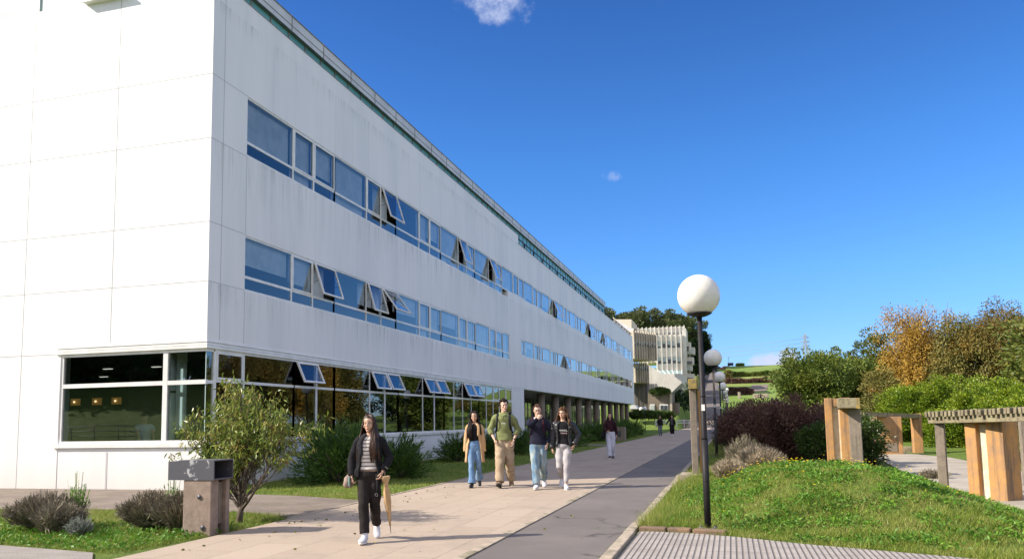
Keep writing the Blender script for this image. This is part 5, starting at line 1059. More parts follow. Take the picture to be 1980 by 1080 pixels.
def bake(mb, voxel, mats, name, parent, smooth=2, fold=0, seed=0, fs=(9, 9, 6), keep=None):
    """fuse overlapping closed pieces into one continuous surface"""
    o = mb.build('tmp', mats); md = o.modifiers.new('r', 'REMESH'); md.mode = 'VOXEL'; md.voxel_size = voxel
    if smooth: s_ = o.modifiers.new('s', 'SMOOTH'); s_.iterations = smooth; s_.factor = .5
    dg = bpy.context.evaluated_depsgraph_get(); me = bpy.data.meshes.new_from_object(o.evaluated_get(dg)); old = o.data; bpy.data.objects.remove(o); bpy.data.meshes.remove(old)
    n = len(me.vertices); co = np.empty(n*3, np.float32); me.vertices.foreach_get('co', co); co = co.reshape(-1, 3)
    if fold:
        nm = np.empty(n*3, np.float32); me.vertices.foreach_get('normal', nm); nm = nm.reshape(-1, 3); x, y, z = co.T; r = seed*1.7
        a = np.sin(fs[0]*2*x+fs[2]*4*z+3*np.sin(6*y+r)+r)*.5+np.sin(fs[1]*3*y-fs[2]*5*z+2.5*np.sin(9*x+r*2))*.35+np.sin(38*z+9*x+4*np.sin(14*y+r)+2*r)*.35+np.sin(21*x-27*z+r)*.25
        co = co+nm*(a*fold)[:, None]
        me.vertices.foreach_set('co', co.astype(np.float32).ravel())
    me.polygons.foreach_set('use_smooth', np.ones(len(me.polygons), bool)); me.materials.clear()
    for m_ in (mats if isinstance(mats, (list, tuple)) else [mats]): me.materials.append(m_)
    me.name = name; return me, co
def ik(a, b, l1, l2, hint):
    a = Vector(a); b = Vector(b); d = b-a; L = min(d.length, (l1+l2)*.999); dn = d.normalized(); b = a+dn*L
    x = (l1*l1-l2*l2+L*L)/(2*L); hgt = math.sqrt(max(l1*l1-x*x, 0)); h = Vector(hint); h = (h-dn*h.dot(dn)).normalized(); return a+dn*x+h*hgt, b
def hand(mb, wrist, d, palm_n, side, curl=.5):
    """palm, thumb and four fingers; d = direction of the hand, palm_n = direction the palm faces, side = thumb direction"""
    W_ = Vector(wrist); d = Vector(d).normalized(); pn = Vector(palm_n); pn = (pn-d*pn.dot(d)).normalized(); sd = Vector(side); sd = (sd-d*sd.dot(d)-pn*sd.dot(pn)).normalized()
    mb.tube([W_-d*.02, W_+d*.03, W_+d*.07, W_+d*.09], [(.024, .017), (.034, .016), (.040, .014), (.037, .010)], 12, flat=sd)
    for i, (o, L, r) in enumerate(((.029, .068, .0088), (.0095, .076, .0092), (-.010, .070, .0088), (-.029, .054, .0078))):
        p0 = W_+d*.078+sd*o; c = curl*(1+.12*i); d1 = (d*math.cos(c)+pn*math.sin(c)+sd*o*1.2).normalized(); p1 = p0+d1*L*.45; d2 = (d*math.cos(c*2)+pn*math.sin(c*2)).normalized(); p2 = p1+d2*L*.32; d3 = (d*math.cos(c*2.7)+pn*math.sin(c*2.7)).normalized(); p3 = p2+d3*L*.25
        mb.tube([p0, p1, p2, p3], [r*1.05, r, r*.92, r*.7], 8)
    t0 = W_+d*.028+sd*.026+pn*.004; t1 = t0+(d*.6+sd*.75+pn*.3).normalized()*.034; t2 = t1+(d*.9+sd*.15+pn*.45).normalized()*.028; t3 = t2+(d+pn*.5).normalized()*.02; mb.tube([t0-sd*.012, t0, t1, t2, t3], [.012, .0125, .0105, .0095, .007], 8)

HEADR = [(0.0, .024, -.074, -.025), (.012, .036, -.080, -.005), (.03, .048, -.083, .03), (.05, .057, -.084, .058), (.075, .064, -.083, .078), (.10, .069, -.080, .09), (.125, .071, -.081, .097), (.15, .072, -.083, .099), (.175, .069, -.077, .096), (.198, .060, -.062, .085), (.215, .046, -.042, .066), (.227, .028, -.018, .042), (.232, .008, .006, .02)]
def person(loc, rz, h, label, skin, sex='f', legs=None, arms=None, head=(0, 0), hair='long', hairm=None, hlen=.38, build=1.0, fine=1, glasses=False, front=0, clothes=(), lean=0, name='person', group=None):
    """legs: two (x, y, z, pitch) ankles for their right (-x) and left (+x) foot; arms: two (wrist, elbow hint, hand dir, palm normal, curl)"""
    s = h/1.75; t = empty(name, loc, rz, label=label, cat='person', group=group); t.scale = (s, s, s)
    sw = .158 if sex == 'f' else .182; J = {'sex': sex, 'sw': sw, 'b': build}
    mb = MB(); f = sex == 'f'; b = build
    tor = [(.84, .15, .095), (.90, .17 if f else .16, .11), (.97, .165 if f else .155, .108), (1.07, .128 if f else .142, .092), (1.17, .133 if f else .152, .098), (1.28, .148 if f else .17, .106), (1.36, .152 if f else .178, .10), (1.42, .13 if f else .155, .082), (1.455, .085, .064), (1.485, .054, .054)]
    J['tor'] = [(z, rx*b, ry*b) for z, rx, ry in tor]
    mb.rings([(0, .0, z, rx*b, ry*b, ry*b) for z, rx, ry in tor], 24, e=2.3)
    mb.tube([(0, .008, 1.43), (0, -.002, 1.50), (0, -.012, 1.575)], [.056 if not f else .047, .052 if not f else .043, .05 if not f else .044], 14)
    legs = legs or ((-.09, -.12, .085, 0), (.09, .2, .12, -35)); J['legs'] = []
    for i, (x, y, z, pt) in enumerate(legs):
        sx = -1 if i == 0 else 1; hip = Vector((sx*.088*b, .0, .91)); k, an = ik(hip, (x, y, z), .425, .42, (sx*.08, -1, 0)); J['legs'].append((hip, k, an, pt))
        mb.tube([hip+Vector((0, 0, .03)), hip.lerp(k, .3), hip.lerp(k, .7), k, k.lerp(an, .3), k.lerp(an, .7), an], [.088*b, .083*b, .064*b, .054*b, .056*b, .042*b, .036], 14)
        q = math.radians(pt); fd = Vector((sx*.12, -math.cos(q), math.sin(q))).normalized(); up = Vector((0, math.sin(q), math.cos(q)))
        hb = an-up*.045-fd*.055; mb.tube([hb, an-up*.05, an-up*.055+fd*.08, an-up*.066+fd*.14, an-up*.07+fd*.17], [(.028, .026), (.034, .034), (.040, .028), (.040, .019), (.026, .012)], 12, flat=Vector((1, 0, 0)))
    J['arms'] = []
    for i, (wr, hint, hd, pn, curl) in enumerate(arms):
        sx = -1 if i == 0 else 1; sh = Vector((sx*(sw+.005)*b, 0, 1.395)); e_, w_ = ik(sh, wr, .275, .245, hint); J['arms'].append((sh, e_, w_))
        mb.tube([sh+Vector((-sx*.05, 0, .0)), sh, sh.lerp(e_, .45), e_, e_.lerp(w_, .35), w_], [.045*b, .05*b, .042*b, .035*b, .036*b, .024], 12)
        thumb = Vector((-sx, -.6, 0)) if abs(Vector(hd).z) > .6 else Vector((0, 0, 1)); hand(mb, w_, hd, pn, thumb, curl)
    # head
    n0 = len(mb.v); vs = []; seg = 28
    for z, wd, yf, yb in HEADR:
        for k in range(seg):
            a = 2*math.pi*k/seg; c, sn = math.cos(a), math.sin(a); vs.append((c*wd*(1 if sn > 0 else .97+.03*abs(c)), (yb if sn > 0 else -yf)*sn*(1 if sn > 0 else abs(sn)**.12), z))
    nR = len(HEADR); mb.add(vs, [(i*seg+k, i*seg+(k+1) % seg, (i+1)*seg+(k+1) % seg, (i+1)*seg+k) for i in range(nR-1) for k in range(seg)]+[tuple(range(seg))[::-1], tuple((nR-1)*seg+k for k in range(seg))], 0, True)
    mb.tube([(0, -.078, .128), (0, -.090, .105), (0, -.103, .082), (0, -.088, .074)], [.007, .009, .0135, .010], 10)     # nose
    mb.ell((-.011, -.088, .080), (.008, .008, .007), 8, 6); mb.ell((.011, -.088, .080), (.008, .008, .007), 8, 6)
    if sex == 'm': mb.tube([(-.038, -.070, .134), (-.018, -.082, .138), (0, -.080, .134), (.018, -.082, .138), (.038, -.070, .134)], .0075, 8)  # brow
    else: mb.ell((-.043, -.050, .075), (.022, .022, .026), 10, 8); mb.ell((.043, -.050, .075), (.022, .022, .026), 10, 8)
    mb.ell((0, -.083, .048), (.021, .010, .010), 12, 8); mb.ell((0, -.078, .012), (.018, .012, .012), 10, 8)
    for sx in (-1, 1): mb.ell((sx*.040, -.062, .086), (.018, .016, .018), 10, 8); mb.ell((sx*.074, .008, .105), (.008, .018, .030), 10, 8)
    HM = Matrix.Translation((0, -.012+lean*.3, 1.52)) @ Matrix.Rotation(math.radians(head[0]), 4, 'Z') @ Matrix.Rotation(math.radians(head[1]), 4, 'X')
    mb.xform(n0, HM)
    me, co = bake(mb, .0052 if fine else .010, [skin, EYEW, IRIS, LIP, hairm or HAIRD], 'person_body', t, smooth=2 if fine else 1)
    bd = MB(); 
    if fine:
        for sx in (-1, 1):
            bd.ell((sx*.030, -.0745, .113), (.0135, .010, .0062), 12, 8, 1); bd.ell((sx*.030, -.0815, .113), (.0058, .004, .0058), 10, 8, 2)
            bd.tube([(sx*.014, -.0885, .130), (sx*.030, -.0865, .1355), (sx*.046, -.074, .1315)], [.0028, .0036, .0022], 6, 4); bd.tube([(sx*.016, -.0815, .1175), (sx*.030, -.0845, .1205), (sx*.043, -.075, .1165)], .0018, 5, 4)
        bd.tube([(-.022, -.085, .0475), (-.008, -.0935, .0495), (0, -.0945, .0485), (.008, -.0935, .0495), (.022, -.085, .0475)], [(.001, .002), (.003, .0035), (.003, .0035), (.003, .0035), (.001, .002)], 6, 3); bd.tube([(-.018, -.0855, .043), (0, -.0945, .041), (.018, -.0855, .043)], [.002, .005, .002], 6, 3)
        bd.xform(0, HM)
    # append the features to the same body mesh
    nv, nf = len(me.vertices), len(me.polygons); F0 = [tuple(p.vertices) for p in me.polygons]
    full = bpy.data.meshes.new('person_body'); full.from_pydata([tuple(v) for v in co]+bd.v, [], F0+[tuple(i+nv for i in q) for q in bd.f])
    for m_ in (skin, EYEW, IRIS, LIP, hairm or HAIRD): full.materials.append(m_)
    full.polygons.foreach_set('material_index', [0]*nf+bd.m); full.polygons.foreach_set('use_smooth', [True]*(nf+len(bd.f))); full.update(); bpy.data.meshes.remove(me); link('body', full, t)
    J['HM'] = HM; J['t'] = t; J['lean'] = lean
    # hair
    r = random.Random(int(h*1000)+len(label)); hb = MB(); c0 = Vector((0, .010, .128))
    cap = MB(); cap.ell((0, 0, 0), (.084, .106, .116), 28, 18)
    for i, v in enumerate(cap.v):
        v = Vector(v); d = v.normalized(); face = d.y < -.15+.35*max(0, d.z) and d.z < (.62 if abs(d.x) < .5 else .5); k = .78 if face else 1.0; 
        if d.z < -.62 and hair in ('short', 'curly'): k = .7
        cap.v[i] = tuple(c0+v*k*(1+.03*math.sin(9*d.x*3+4*d.z)))
    hb.add(cap.v, cap.f, 0, True)
    if hair in ('long', 'wavy'):
        nl = 110 if fine else 30
        for i in range(nl):
            a = r.uniform(-2.0, 2.0) ; az = math.pi/2+a   # 90deg = back
            ca, sa = math.cos(az), math.sin(az); z0 = r.uniform(.10, .235); q = math.sqrt(max(0, 1-((z0-.128)/.118)**2)); p = [Vector((ca*.080*q, .010+sa*.104*q, z0))]
            if r.random() < .5: p.insert(0, Vector((ca*.03, -.01+sa*.03, .243)))
            w_ = .106 if hair == 'long' else .135; L = hlen*r.uniform(.75, 1.05); x = ca; y = sa
            p.append(Vector((ca*(w_-.006), .012+sa*.112, .08))); p.append(Vector((ca*(w_+.008), .014+sa*.118, 0)))
            fw = -.085 if (abs(ca) > .62 and sa < .55) else .045
            for j in range(1, 6): u = j/5; p.append(Vector((ca*(w_+.02+(.05 if fw < 0 else .0)*u)+r.uniform(-1, 1)*.008+(.014*math.sin(j*2.4+i) if hair == 'wavy' else 0), .014+sa*.10*(1-.5*u)+fw*min(1, u*1.5)+(.014*math.cos(j*2.1+i*2) if hair == 'wavy' else 0), -L*u)))
            n = len(p); hb.tube(p, [.0125*(1-.75*(k/(n-1))**2) for k in range(n)], 6)
    if front:
        sx = front
        for i in range(46 if fine else 0):
            x0 = sx*r.uniform(.055, .105); y0 = r.uniform(-.045, .03); L = r.uniform(.30, .44); dx = sx*r.uniform(-.01, .05)
            p = [Vector((sx*r.uniform(.01, .05), -.03+y0*.4, .238)), Vector((sx*.082, y0, .17)), Vector((sx*.094, y0-.005, .08)), Vector((x0, y0-.03, .0)), Vector((x0+dx*.5, -.105+r.uniform(-.012, .012), -L*.35)), Vector((x0+dx+r.uniform(-.01, .01), -.135+r.uniform(-.012, .012), -L*.7)), Vector((x0+dx*1.2, -.14+r.uniform(-.012, .012), -L))]
            hb.tube(p, [.010, .012, .012, .012, .011, .008, .003], 6)
    if hair in ('curly', 'wavy'):
        for i in range(150 if hair == 'curly' else 300):
            d = Vector((r.gauss(0, 1), r.gauss(0, 1), r.gauss(.4, .9))).normalized()
            if d.y < -.30 and d.z < .55: continue
            if hair == 'curly' and d.z < -.25: continue
            q = c0+Vector((d.x*.086, d.y*.106, d.z*.118))*r.uniform(.98, 1.12); hb.ell(q, [r.uniform(.012, .021)]*3, 7, 5)
    if hair == 'short':
        for i in range(120):
            d = Vector((r.gauss(0, 1), r.gauss(-.2, 1), r.gauss(.8, .6))).normalized()
            if (d.y < -.35 and d.z < .5) or d.z < 0: continue
            q = c0+Vector((d.x*.082, d.y*.102, d.z*.116)); hb.ell(q, (r.uniform(.010, .02), r.uniform(.014, .026), .009), 7, 5)
    hb.xform(0, HM); hb.build('hair', hairm or HAIRD, t)
    if glasses:
        gb = MB()
        for sx in (-1, 1): gb.tube([(sx*.031+.02*math.cos(a), -.097, .112+.016*math.sin(a)) for a in [k*math.pi/6 for k in range(13)]], .0017, 5); gb.tube([(sx*.051, -.095, .116), (sx*.076, .0, .112)], .0017, 5)
        gb.tube([(-.011, -.098, .115), (.011, -.098, .115)], .0017, 5); gb.xform(0, HM); gb.build('glasses', BLACKM, t)
    for c in clothes: c(J)
    return J
# --- garments: each returns a function working on the joints
def trousers(mat, w_=(.118, .105, .10, .11), hem=.05, waist=1.0, fold=.006, belt=None, name='trousers', hips=1.0):
    def go(J):
        mb = MB(); b = J['b']; T_ = [(z, rx, ry) for z, rx, ry in J['tor'] if z < waist+.02]; top = [q for q in J['tor'] if q[0] >= waist][0]
        rs = [(0, 0, .80, .14*b*hips, .10*b, .11*b)]+[(0, 0, z, (rx+.016)*hips, ry+.016, ry+.022) for z, rx, ry in T_ if z > .83]; mb.rings(rs, 26, e=2.3)
        for hip, k, an, pt in J['legs']:
            e = k.lerp(an, 1.0-hem/.42) if hem < .42 else an; up = hip+Vector((0, 0, .02)); mb.tube([up, hip.lerp(k, .35), hip.lerp(k, .75), k, k.lerp(e, .35), k.lerp(e, .75), e], [(w_[0]*.92, w_[0]), (w_[0]*.95, w_[0]), ((w_[0]+w_[1])/2*.95, (w_[0]+w_[1])/2), (w_[1]*.93, w_[1]), ((w_[1]+w_[2])/2*.93, (w_[1]+w_[2])/2), (w_[2]*.93, w_[2]), (w_[3]*.9, w_[3])], 18, flat=(1, 0, 0))
        me, co = bake(mb, .009, mat, name, None, 2, fold, len(J['t'].name)+int(w_[3]*100)); link(name, me, J['t'])
    return go
def sleeves(mb, J, a, up, lo, end=1.0, which=(0, 1)):
    for i in which:
        sh, e, w_ = J['arms'][i]; sx = -1 if i == 0 else 1; q = e.lerp(w_, max(0, (end-.5)*2)) if end > .5 else sh.lerp(e, end*2)
        pts = [sh+Vector((-sx*.07, 0, .0)), sh+Vector((-sx*.02, 0, .0)), sh.lerp(e, .15), sh.lerp(e, .55)]; rr = [up*.95, up*1.02, up, (up+lo)/2*.97]
        if end > .5: pts += [e, e.lerp(q, .5), q]; rr += [(up+lo)/2, lo, lo*.92]
        mb.tube(pts, rr, 16)
def top(mat, z0=.93, z1=1.46, off=.014, up=.062, lo=.048, end=.95, fold=.005, name='top', neck=True, flare=0., vox=.008, collar=0):
    def go(J):
        mb = MB(); b = J['b']; rs = []; T_ = J['tor']
        zs = [z0]+[z for z, _, _ in T_ if z0+.02 < z < z1]+[z1]
        for z in zs:
            rx = float(np.interp(z, [q[0] for q in T_], [q[1] for q in T_])); ry = float(np.interp(z, [q[0] for q in T_], [q[2] for q in T_])); k = off+flare*max(0, (1.15-z)/.25)
            rs.append((0, 0, z, rx+k, ry+k, ry+k))
        mb.rings(rs, 28, e=2.3); sleeves(mb, J, None, up, lo, end)
        if collar: mb.tube([(0, .006, 1.44), (0, -.003, 1.44+collar)], [.068, .060], 18)
        me, co = bake(mb, vox, mat, name, None, 2, fold, int(z0*100)); link(name, me, J['t'])
    return go
def coat(mat, z0=.55, z1=1.47, off=.035, gap=(.55, .75), up=.07, lo=.056, end=.95, name='coat', thick=.012, flare=.06, lapel=None, puff=0, fold=.006):
    """open-fronted shell: gap = half opening angle at top and at hem"""
    def go(J):
        T_ = J['tor']; zs = np.linspace(z0, z1, 22); seg = 44; V = []; V2 = []
        for z in zs:
            rx = float(np.interp(z, [q[0] for q in T_], [q[1] for q in T_])); ry = float(np.interp(z, [q[0] for q in T_], [q[2] for q in T_])); u = (z1-z)/(z1-z0); g_ = gap[0]+(gap[1]-gap[0])*u; k = off*(1 if z < 1.4 else max(.35, 1-(z-1.4)*7))+flare*max(0, u-.25)
            if z < 1.0: rx = max(rx, .165*J['b']); ry = max(ry, .11)
            pf = puff*abs(math.sin((z-z0)*math.pi/.085)) if puff else 0
            for j in range(seg+1):
                a = -math.pi/2+g_+(2*math.pi-2*g_)*j/seg; wv = fold*math.sin(a*7+z*9)*u+fold*.6*math.sin(a*13-z*23); kk = k+pf+wv; c, s_ = math.cos(a), math.sin(a)
                ex = math.copysign(abs(c)**.87, c); ey = math.copysign(abs(s_)**.87, s_); V.append((ex*(rx+kk), ey*(ry+kk*.9)-.0, z)); V2.append((ex*(rx+kk-thick), ey*(ry+kk*.9-thick), z))
        n = seg+1; m_ = len(V); F = []
        for i in range(len(zs)-1):
            for j in range(seg): a, b_, c, d = i*n+j, i*n+j+1, (i+1)*n+j+1, (i+1)*n+j; F += [(a, b_, c, d), (d+m_, c+m_, b_+m_, a+m_)]
            F += [(i*n, (i+1)*n, (i+1)*n+m_, i*n+m_), (i*n+seg+m_, (i+1)*n+seg+m_, (i+1)*n+seg, i*n+seg)]
        for j in range(seg): F += [(j, j+m_, j+1+m_, j+1)]; a = (len(zs)-1)*n; F += [(a+j, a+j+1, a+j+1+m_, a+j+m_)]
        mb = MB(); mb.add(V+V2, F, 0, True); o = mb.build(name, mat, J['t']); sb = MB()
        if puff:
            for i in (0, 1):
                sh, e, w_ = J['arms'][i]; sx = -1 if i == 0 else 1; q = e.lerp(w_, max(0, (end-.5)*2)); P_ = []; R_ = []
                path = [sh+Vector((-sx*.07, 0, 0)), sh, e, q]; Ls = [(path[k+1]-path[k]).length for k in range(3)]; tot = sum(Ls); nn = 34
                for k in range(nn+1):
                    u = tot*k/nn; j = 0
                    while j < 2 and u > Ls[j]: u -= Ls[j]; j += 1
                    P_.append(path[j].lerp(path[j+1], min(1, u/Ls[j]))); tt = k/nn; R_.append(up+(lo-up)*tt+puff*.8*abs(math.sin(tt*tot*math.pi/.075)))
                sb.tube(P_, R_, 16)
        else: sleeves(sb, J, None, up, lo, end)
        me, co = bake(sb, .008, mat, 'sleeves', None, 2, 0 if puff else .005, 3); link('sleeves', me, J['t'])
        if lapel:
            lb = MB()
            for sx in (-1, 1):
                g0 = gap[0]; pts = []; 
                for z in np.linspace(1.16, 1.47, 7):
                    rx = float(np.interp(z, [q[0] for q in T_], [q[1] for q in T_]))+off*.8; ry = float(np.interp(z, [q[0] for q in T_], [q[2] for q in T_]))+off*.8; a = -math.pi/2+sx*(g0+.12); pts.append(Vector((math.cos(a)*rx, math.sin(a)*ry-.008, z)))
                pts.append(Vector((sx*.05, .045, 1.50))); pts.append(Vector((0, .07, 1.505))); lb.tube(pts, [(.006, .010)]+[(lapel[1], .011)]*(len(pts)-1), 10, flat=(1, 0, 0))
            lb.build('collar', lapel[0], J['t'])
    return go
def shoes(mat, sole=None, bulk=1.0, tall=0, name='shoe'):
    def go(J):
        for hip, k, an, pt in J['legs']:
            sx = -1 if an.x < 0 and hip.x < 0 else 1; q = math.radians(pt); fd = Vector(((-1 if hip.x < 0 else 1)*.12, -math.cos(q), math.sin(q))).normalized(); up = Vector((0, math.sin(q), math.cos(q))); B_ = bulk
            mb = MB(); hb = an-up*.040-fd*.066; mb.tube([hb, an-up*.040-fd*.03, an-up*.042+fd*.05, an-up*.058+fd*.12, an-up*.064+fd*.17, an-up*.066+fd*.192], [(.030*B_, .036), (.038*B_, .045), (.043*B_, .040), (.047*B_, .027), (.042*B_, .021), (.022*B_, .012)], 16, flat=(1, 0, 0))
            mb.tube([an-up*.04-fd*.01, an+up*(.02+tall)-fd*.01], [.044*B_, .042*B_], 14); me, co = bake(mb, .006, mat, name, None, 2); so = link(name, me, J['t'])
            sb = MB(); c = an-up*.082; n = 14; out = []
            for i in range(n): a = 2*math.pi*i/n; u = math.cos(a); out.append(c+fd*(.062+.135*u)+Vector((1, 0, 0))*math.sin(a)*(.043+.006*u)*B_)
            sb.add([p+up*.0 for p in out]+[p-up*.022 for p in out], [tuple(range(n)), tuple(range(2*n-1, n-1, -1))]+[(i, i+n, (i+1) % n+n, (i+1) % n) for i in range(n)], 0, True); sb.build('sole', sole or WHITE, so)
    return go
def straps(mat, w_=.022, off=.03, name='backpack', bag=None):
    def go(J):
        for sx in (-1, 1):
            x = sx*(J['sw']-.055); mb = MB(); pts = [(x*1.1, -.085-off*.6, 1.12), (x*1.02, -.105-off*.9, 1.25), (x, -.098-off*.7, 1.36), (x*.95, -.05-off*.2, 1.445), (x*.95, .0, 1.468+off*.4), (x*.95, .07, 1.44)]; mb.tube(pts, [(w_, .006)]*6, 10, flat=(1, 0, 0)); mb.build('strap', mat, J['t'])
    return go
def bagpack(J, mat, label):
    l = J['t'].matrix_basis.copy(); t = empty('backpack', (0, 0, 0), label=label, cat='backpack'); t.location = J['t'].location; t.rotation_euler = J['t'].rotation_euler; t.scale = J['t'].scale
    mb = MB(); mb.rings([(0, .19, .98, .13, .06, .07), (0, .19, 1.03, .15, .07, .08), (0, .19, 1.25, .15, .07, .08), (0, .185, 1.38, .13, .06, .06), (0, .18, 1.43, .08, .03, .03)], 20, e=3); mb.build('sack', mat, t)
    for sx in (-1, 1):
        x = sx*(J['sw']-.055); mb = MB(); pts = [(x*1.05, .13, 1.08), (x*1.35, .0, 1.09), (x*1.12, -.100, 1.15), (x*1.04, -.128, 1.25), (x, -.124, 1.34), (x*.95, -.075, 1.435), (x*.95, .0, 1.49), (x*.95, .09, 1.46), (x*.9, .14, 1.38)]; mb.tube(pts, [(.021, .006)]*9, 10, flat=(1, 0, 0)); mb.build('strap', mat, t)
    return t
def at_person(J, name, label, cat):
    t = empty(name, (0, 0, 0), label=label, cat=cat); t.location = J['t'].location; t.rotation_euler = J['t'].rotation_euler; t.scale = J['t'].scale; return t
BLK = cloth('black_cloth', (.010, .010, .012), (.018, .017, .020)); BLKT = cloth('charcoal_trousers', (.016, .013, .013), (.03, .024, .023))
FUR = M('dark_fleece', (.012, .012, .016), (.035, .035, .045), 60, rough=.95, bump=1, bscale=90, bdist=.02); WSN = M('white_leather', (.72, .72, .76), (.6, .6, .66), 12, rough=.5)
def stripe_mat():
    m_, t, b, o = newmat('striped_knit'); v = t.nodes.new('ShaderNodeTexCoord').outputs['Object']; sp = N(t, 'ShaderNodeSeparateXYZ'); t.links.new(v, sp.inputs[0]); f = math_(t, 'PINGPONG', math_(t, 'DIVIDE', sp.outputs[2], .052), .5)
    c = mixc(t, ramp(t, f, .11, .16), (.10, .08, .08), (.72, .66, .62)); t.links.new(c, b.inputs['Base Color']); b.inputs['Roughness'].default_value = .9; return m_
DEN = cloth('blue_denim', (.12, .22, .38), (.20, .32, .50), 2.5, bs=60, stretch=(3, 3, .6)); DENW = cloth('washed_denim', (.10, .20, .32), (.33, .38, .36), 3, bs=60, stretch=(3, 3, .5))
# 1 the near woman
arms = (((-.235, -.06, .90), (-.7, .5, 0), (.05, -.12, -1), (1, 0, 0), .9), ((.20, -.10, .955), (.8, .6, 0), (-.3, -.3, -1), (-1, 0, 0), .5))
P1 = person((-4.36, 8.80, .02), math.radians(17), 1.54, 'woman in black fleece-collared jacket and striped top walking nearest the camera', SK1, 'f', legs=((-.02, -.26, .087, 4), (.06, .26, .20, -48)), arms=arms, head=(-10, 3), hair='long', hairm=M('hair_dark_brown', (.022, .012, .009), (.075, .04, .028), 30, rough=.45, stretch=(1, 1, .2), spec=.3), hlen=.40, build=.95, front=1,
    clothes=[trousers(BLKT, (.094, .080, .074, .076), hem=.03, fold=.006), top(stripe_mat(), .985, 1.45, .014, .055, .05, .7, .003), coat(BLK, .88, 1.46, .045, (.52, .66), .068, .060, .97, 'jacket', .02, .02, lapel=(FUR, .032), fold=.012), shoes(WSN, WHITE, 1.05, .02)])
t = at_person(P1, 'folded_umbrella', 'folded beige umbrella hanging beside the near woman in black', 'umbrella'); UMB = cloth('beige_nylon', (.42, .26, .12), (.58, .40, .22), 18, rough=.5, stretch=(3, 3, .3))
mb = MB(); A_ = Vector((.235, -.10, .90)); B_ = Vector((.315, -.12, .16)); pts = [A_.lerp(B_, u) for u in (0, .04, .10, .18, .3, .5, .75, .93)]; mb.tube(pts, [.058, .064, .042, .026, .047, .045, .024, .010], 18)
for i, v in enumerate(mb.v): v = Vector(v); a = (i % 18)*math.pi/9*4; c = A_+(B_-A_)*max(0, min(1, (v-A_).dot(B_-A_)/(B_-A_).length_squared)); mb.v[i] = tuple(c+(v-c)*(1+.22*math.sin(a)))
mb.build('canopy', UMB, t); mb = MB(); mb.tube([A_.lerp(B_, .9), A_.lerp(B_, 1.06)], [.006, .004], 8); mb.build('ferrule', BLACKM, t); mb = MB(); mb.tube([A_.lerp(B_, .1)+Vector((0, 0, 0)), A_, A_+Vector((-.01, 0, .09)), A_+Vector((.01, -.02, .13)), A_+Vector((.04, -.03, .10))], .009, 8); mb.build('handle', WOOD, t)
mb = MB(); mb.tube([A_.lerp(B_, .175)+Vector((0, 0, -.008)), A_.lerp(B_, .175)+Vector((0, 0, .008))], .031, 14); mb.build('strap', UMB, t)
t = at_person(P1, 'shoulder_bag', 'small grey-pink bag held by the near woman at her hip', 'bag'); mb = MB(); mb.rings([(-.30, .02, .74, .05, .07, .09), (-.30, .02, .78, .07, .10, .12), (-.29, .02, .88, .06, .09, .11), (-.28, .02, .92, .03, .07, .08)], 16, e=2.6); mb.build('pouch', cloth('dusty_fabric', (.20, .15, .14), (.35, .26, .22), 8), t); mb = MB(); mb.tube([(-.27, -.06, .9), (-.23, -.05, 1.1), (-.19, .0, 1.40)], .010, 8); mb.build('strap', BLK, t)
t = at_person(P1, 'phone', 'pale teal phone in the near woman hand', 'phone'); mb = MB(); mb.obox((-.262, -.105, .83), (.006, 0, 0), (0, .034, -.01), (0, .012, .068)); bevel(mb.build('case', M('teal_case', (.25, .45, .42), rough=.4), t), .004)
mb = MB(); mb.tube([(.125, -.135, .93), (.14, -.15, .74), (.145, -.15, .66)], [(.018, .005)]*3, 8, flat=(1, 0, 0)); mb.build('belt_end', BLK, P1['t']); mb = MB(); mb.tube([(.125+.02*math.cos(a), -.158, .645+.02*math.sin(a)) for a in [k*math.pi/4 for k in range(9)]], .004, 5); mb.build('buckle', METAL, P1['t'])
# 2 beige coat
arms = (((-.215, -.02, .86), (-.6, .6, 0), (0, -.05, -1), (1, 0, 0), .5), ((.215, -.02, .86), (.6, .6, 0), (0, -.05, -1), (-1, 0, 0), .5))
P2 = person((-5.56, 16.45, .02), math.radians(13), 1.67, 'smiling woman in open beige coat, black top and wide blue jeans', SK1, 'f', legs=((-.05, -.22, .087, 3), (.07, .26, .19, -50)), arms=arms, head=(-4, 2), hair='long', hlen=.30, front=-1, build=.95,
    clothes=[trousers(DEN, (.096, .070, .080, .106), hem=.0, fold=.006, waist=1.06), top(cloth('black_knit', (.012, .012, .014)), 1.02, 1.46, .010, .05, .045, .6, .002), coat(cloth('beige_wool', (.50, .32, .17), (.56, .37, .21), 2), .57, 1.47, .035, (.55, .85), .066, .058, 1.12, 'coat', .012, .055, lapel=(bpy.data.materials['beige_wool'], .03)), shoes(M('black_leather', (.012, .012, .013), rough=.3), RUBBER, .95, .03, 'boot')])
# 3 green hoodie
OL = cloth('olive_hoodie', (.17, .19, .075), (.21, .235, .10), 2.5)
arms = (((-.185, -.13, .955), (-.9, .45, 0), (.25, -.25, -1), (1, 0, 0), .5), ((.20, -.08, .93), (.9, .5, 0), (-.1, -.2, -1), (-1, 0, 0), .4))
KH = cloth('khaki_cotton', (.36, .27, .18), (.43, .33, .23), 3)
P3 = person((-4.88, 16.50, .02), math.radians(10), 1.92, 'tall man in olive green hoodie and baggy khaki trousers with backpack', SK2, 'm', legs=((-.07, -.30, .11, 18), (.10, .24, .14, -34)), arms=arms, head=(22, 2), hair='curly', hairm=HAIRD, build=.90,
    clothes=[trousers(KH, (.112, .100, .096, .100), hem=.0, fold=.013, waist=1.0, hips=1.05), top(OL, .93, 1.46, .028, .072, .060, .74, .008, 'hoodie', collar=.06, flare=.01), shoes(M('tan_suede', (.30, .22, .15), (.2, .14, .09), 10), RUBBER, 1.1)])
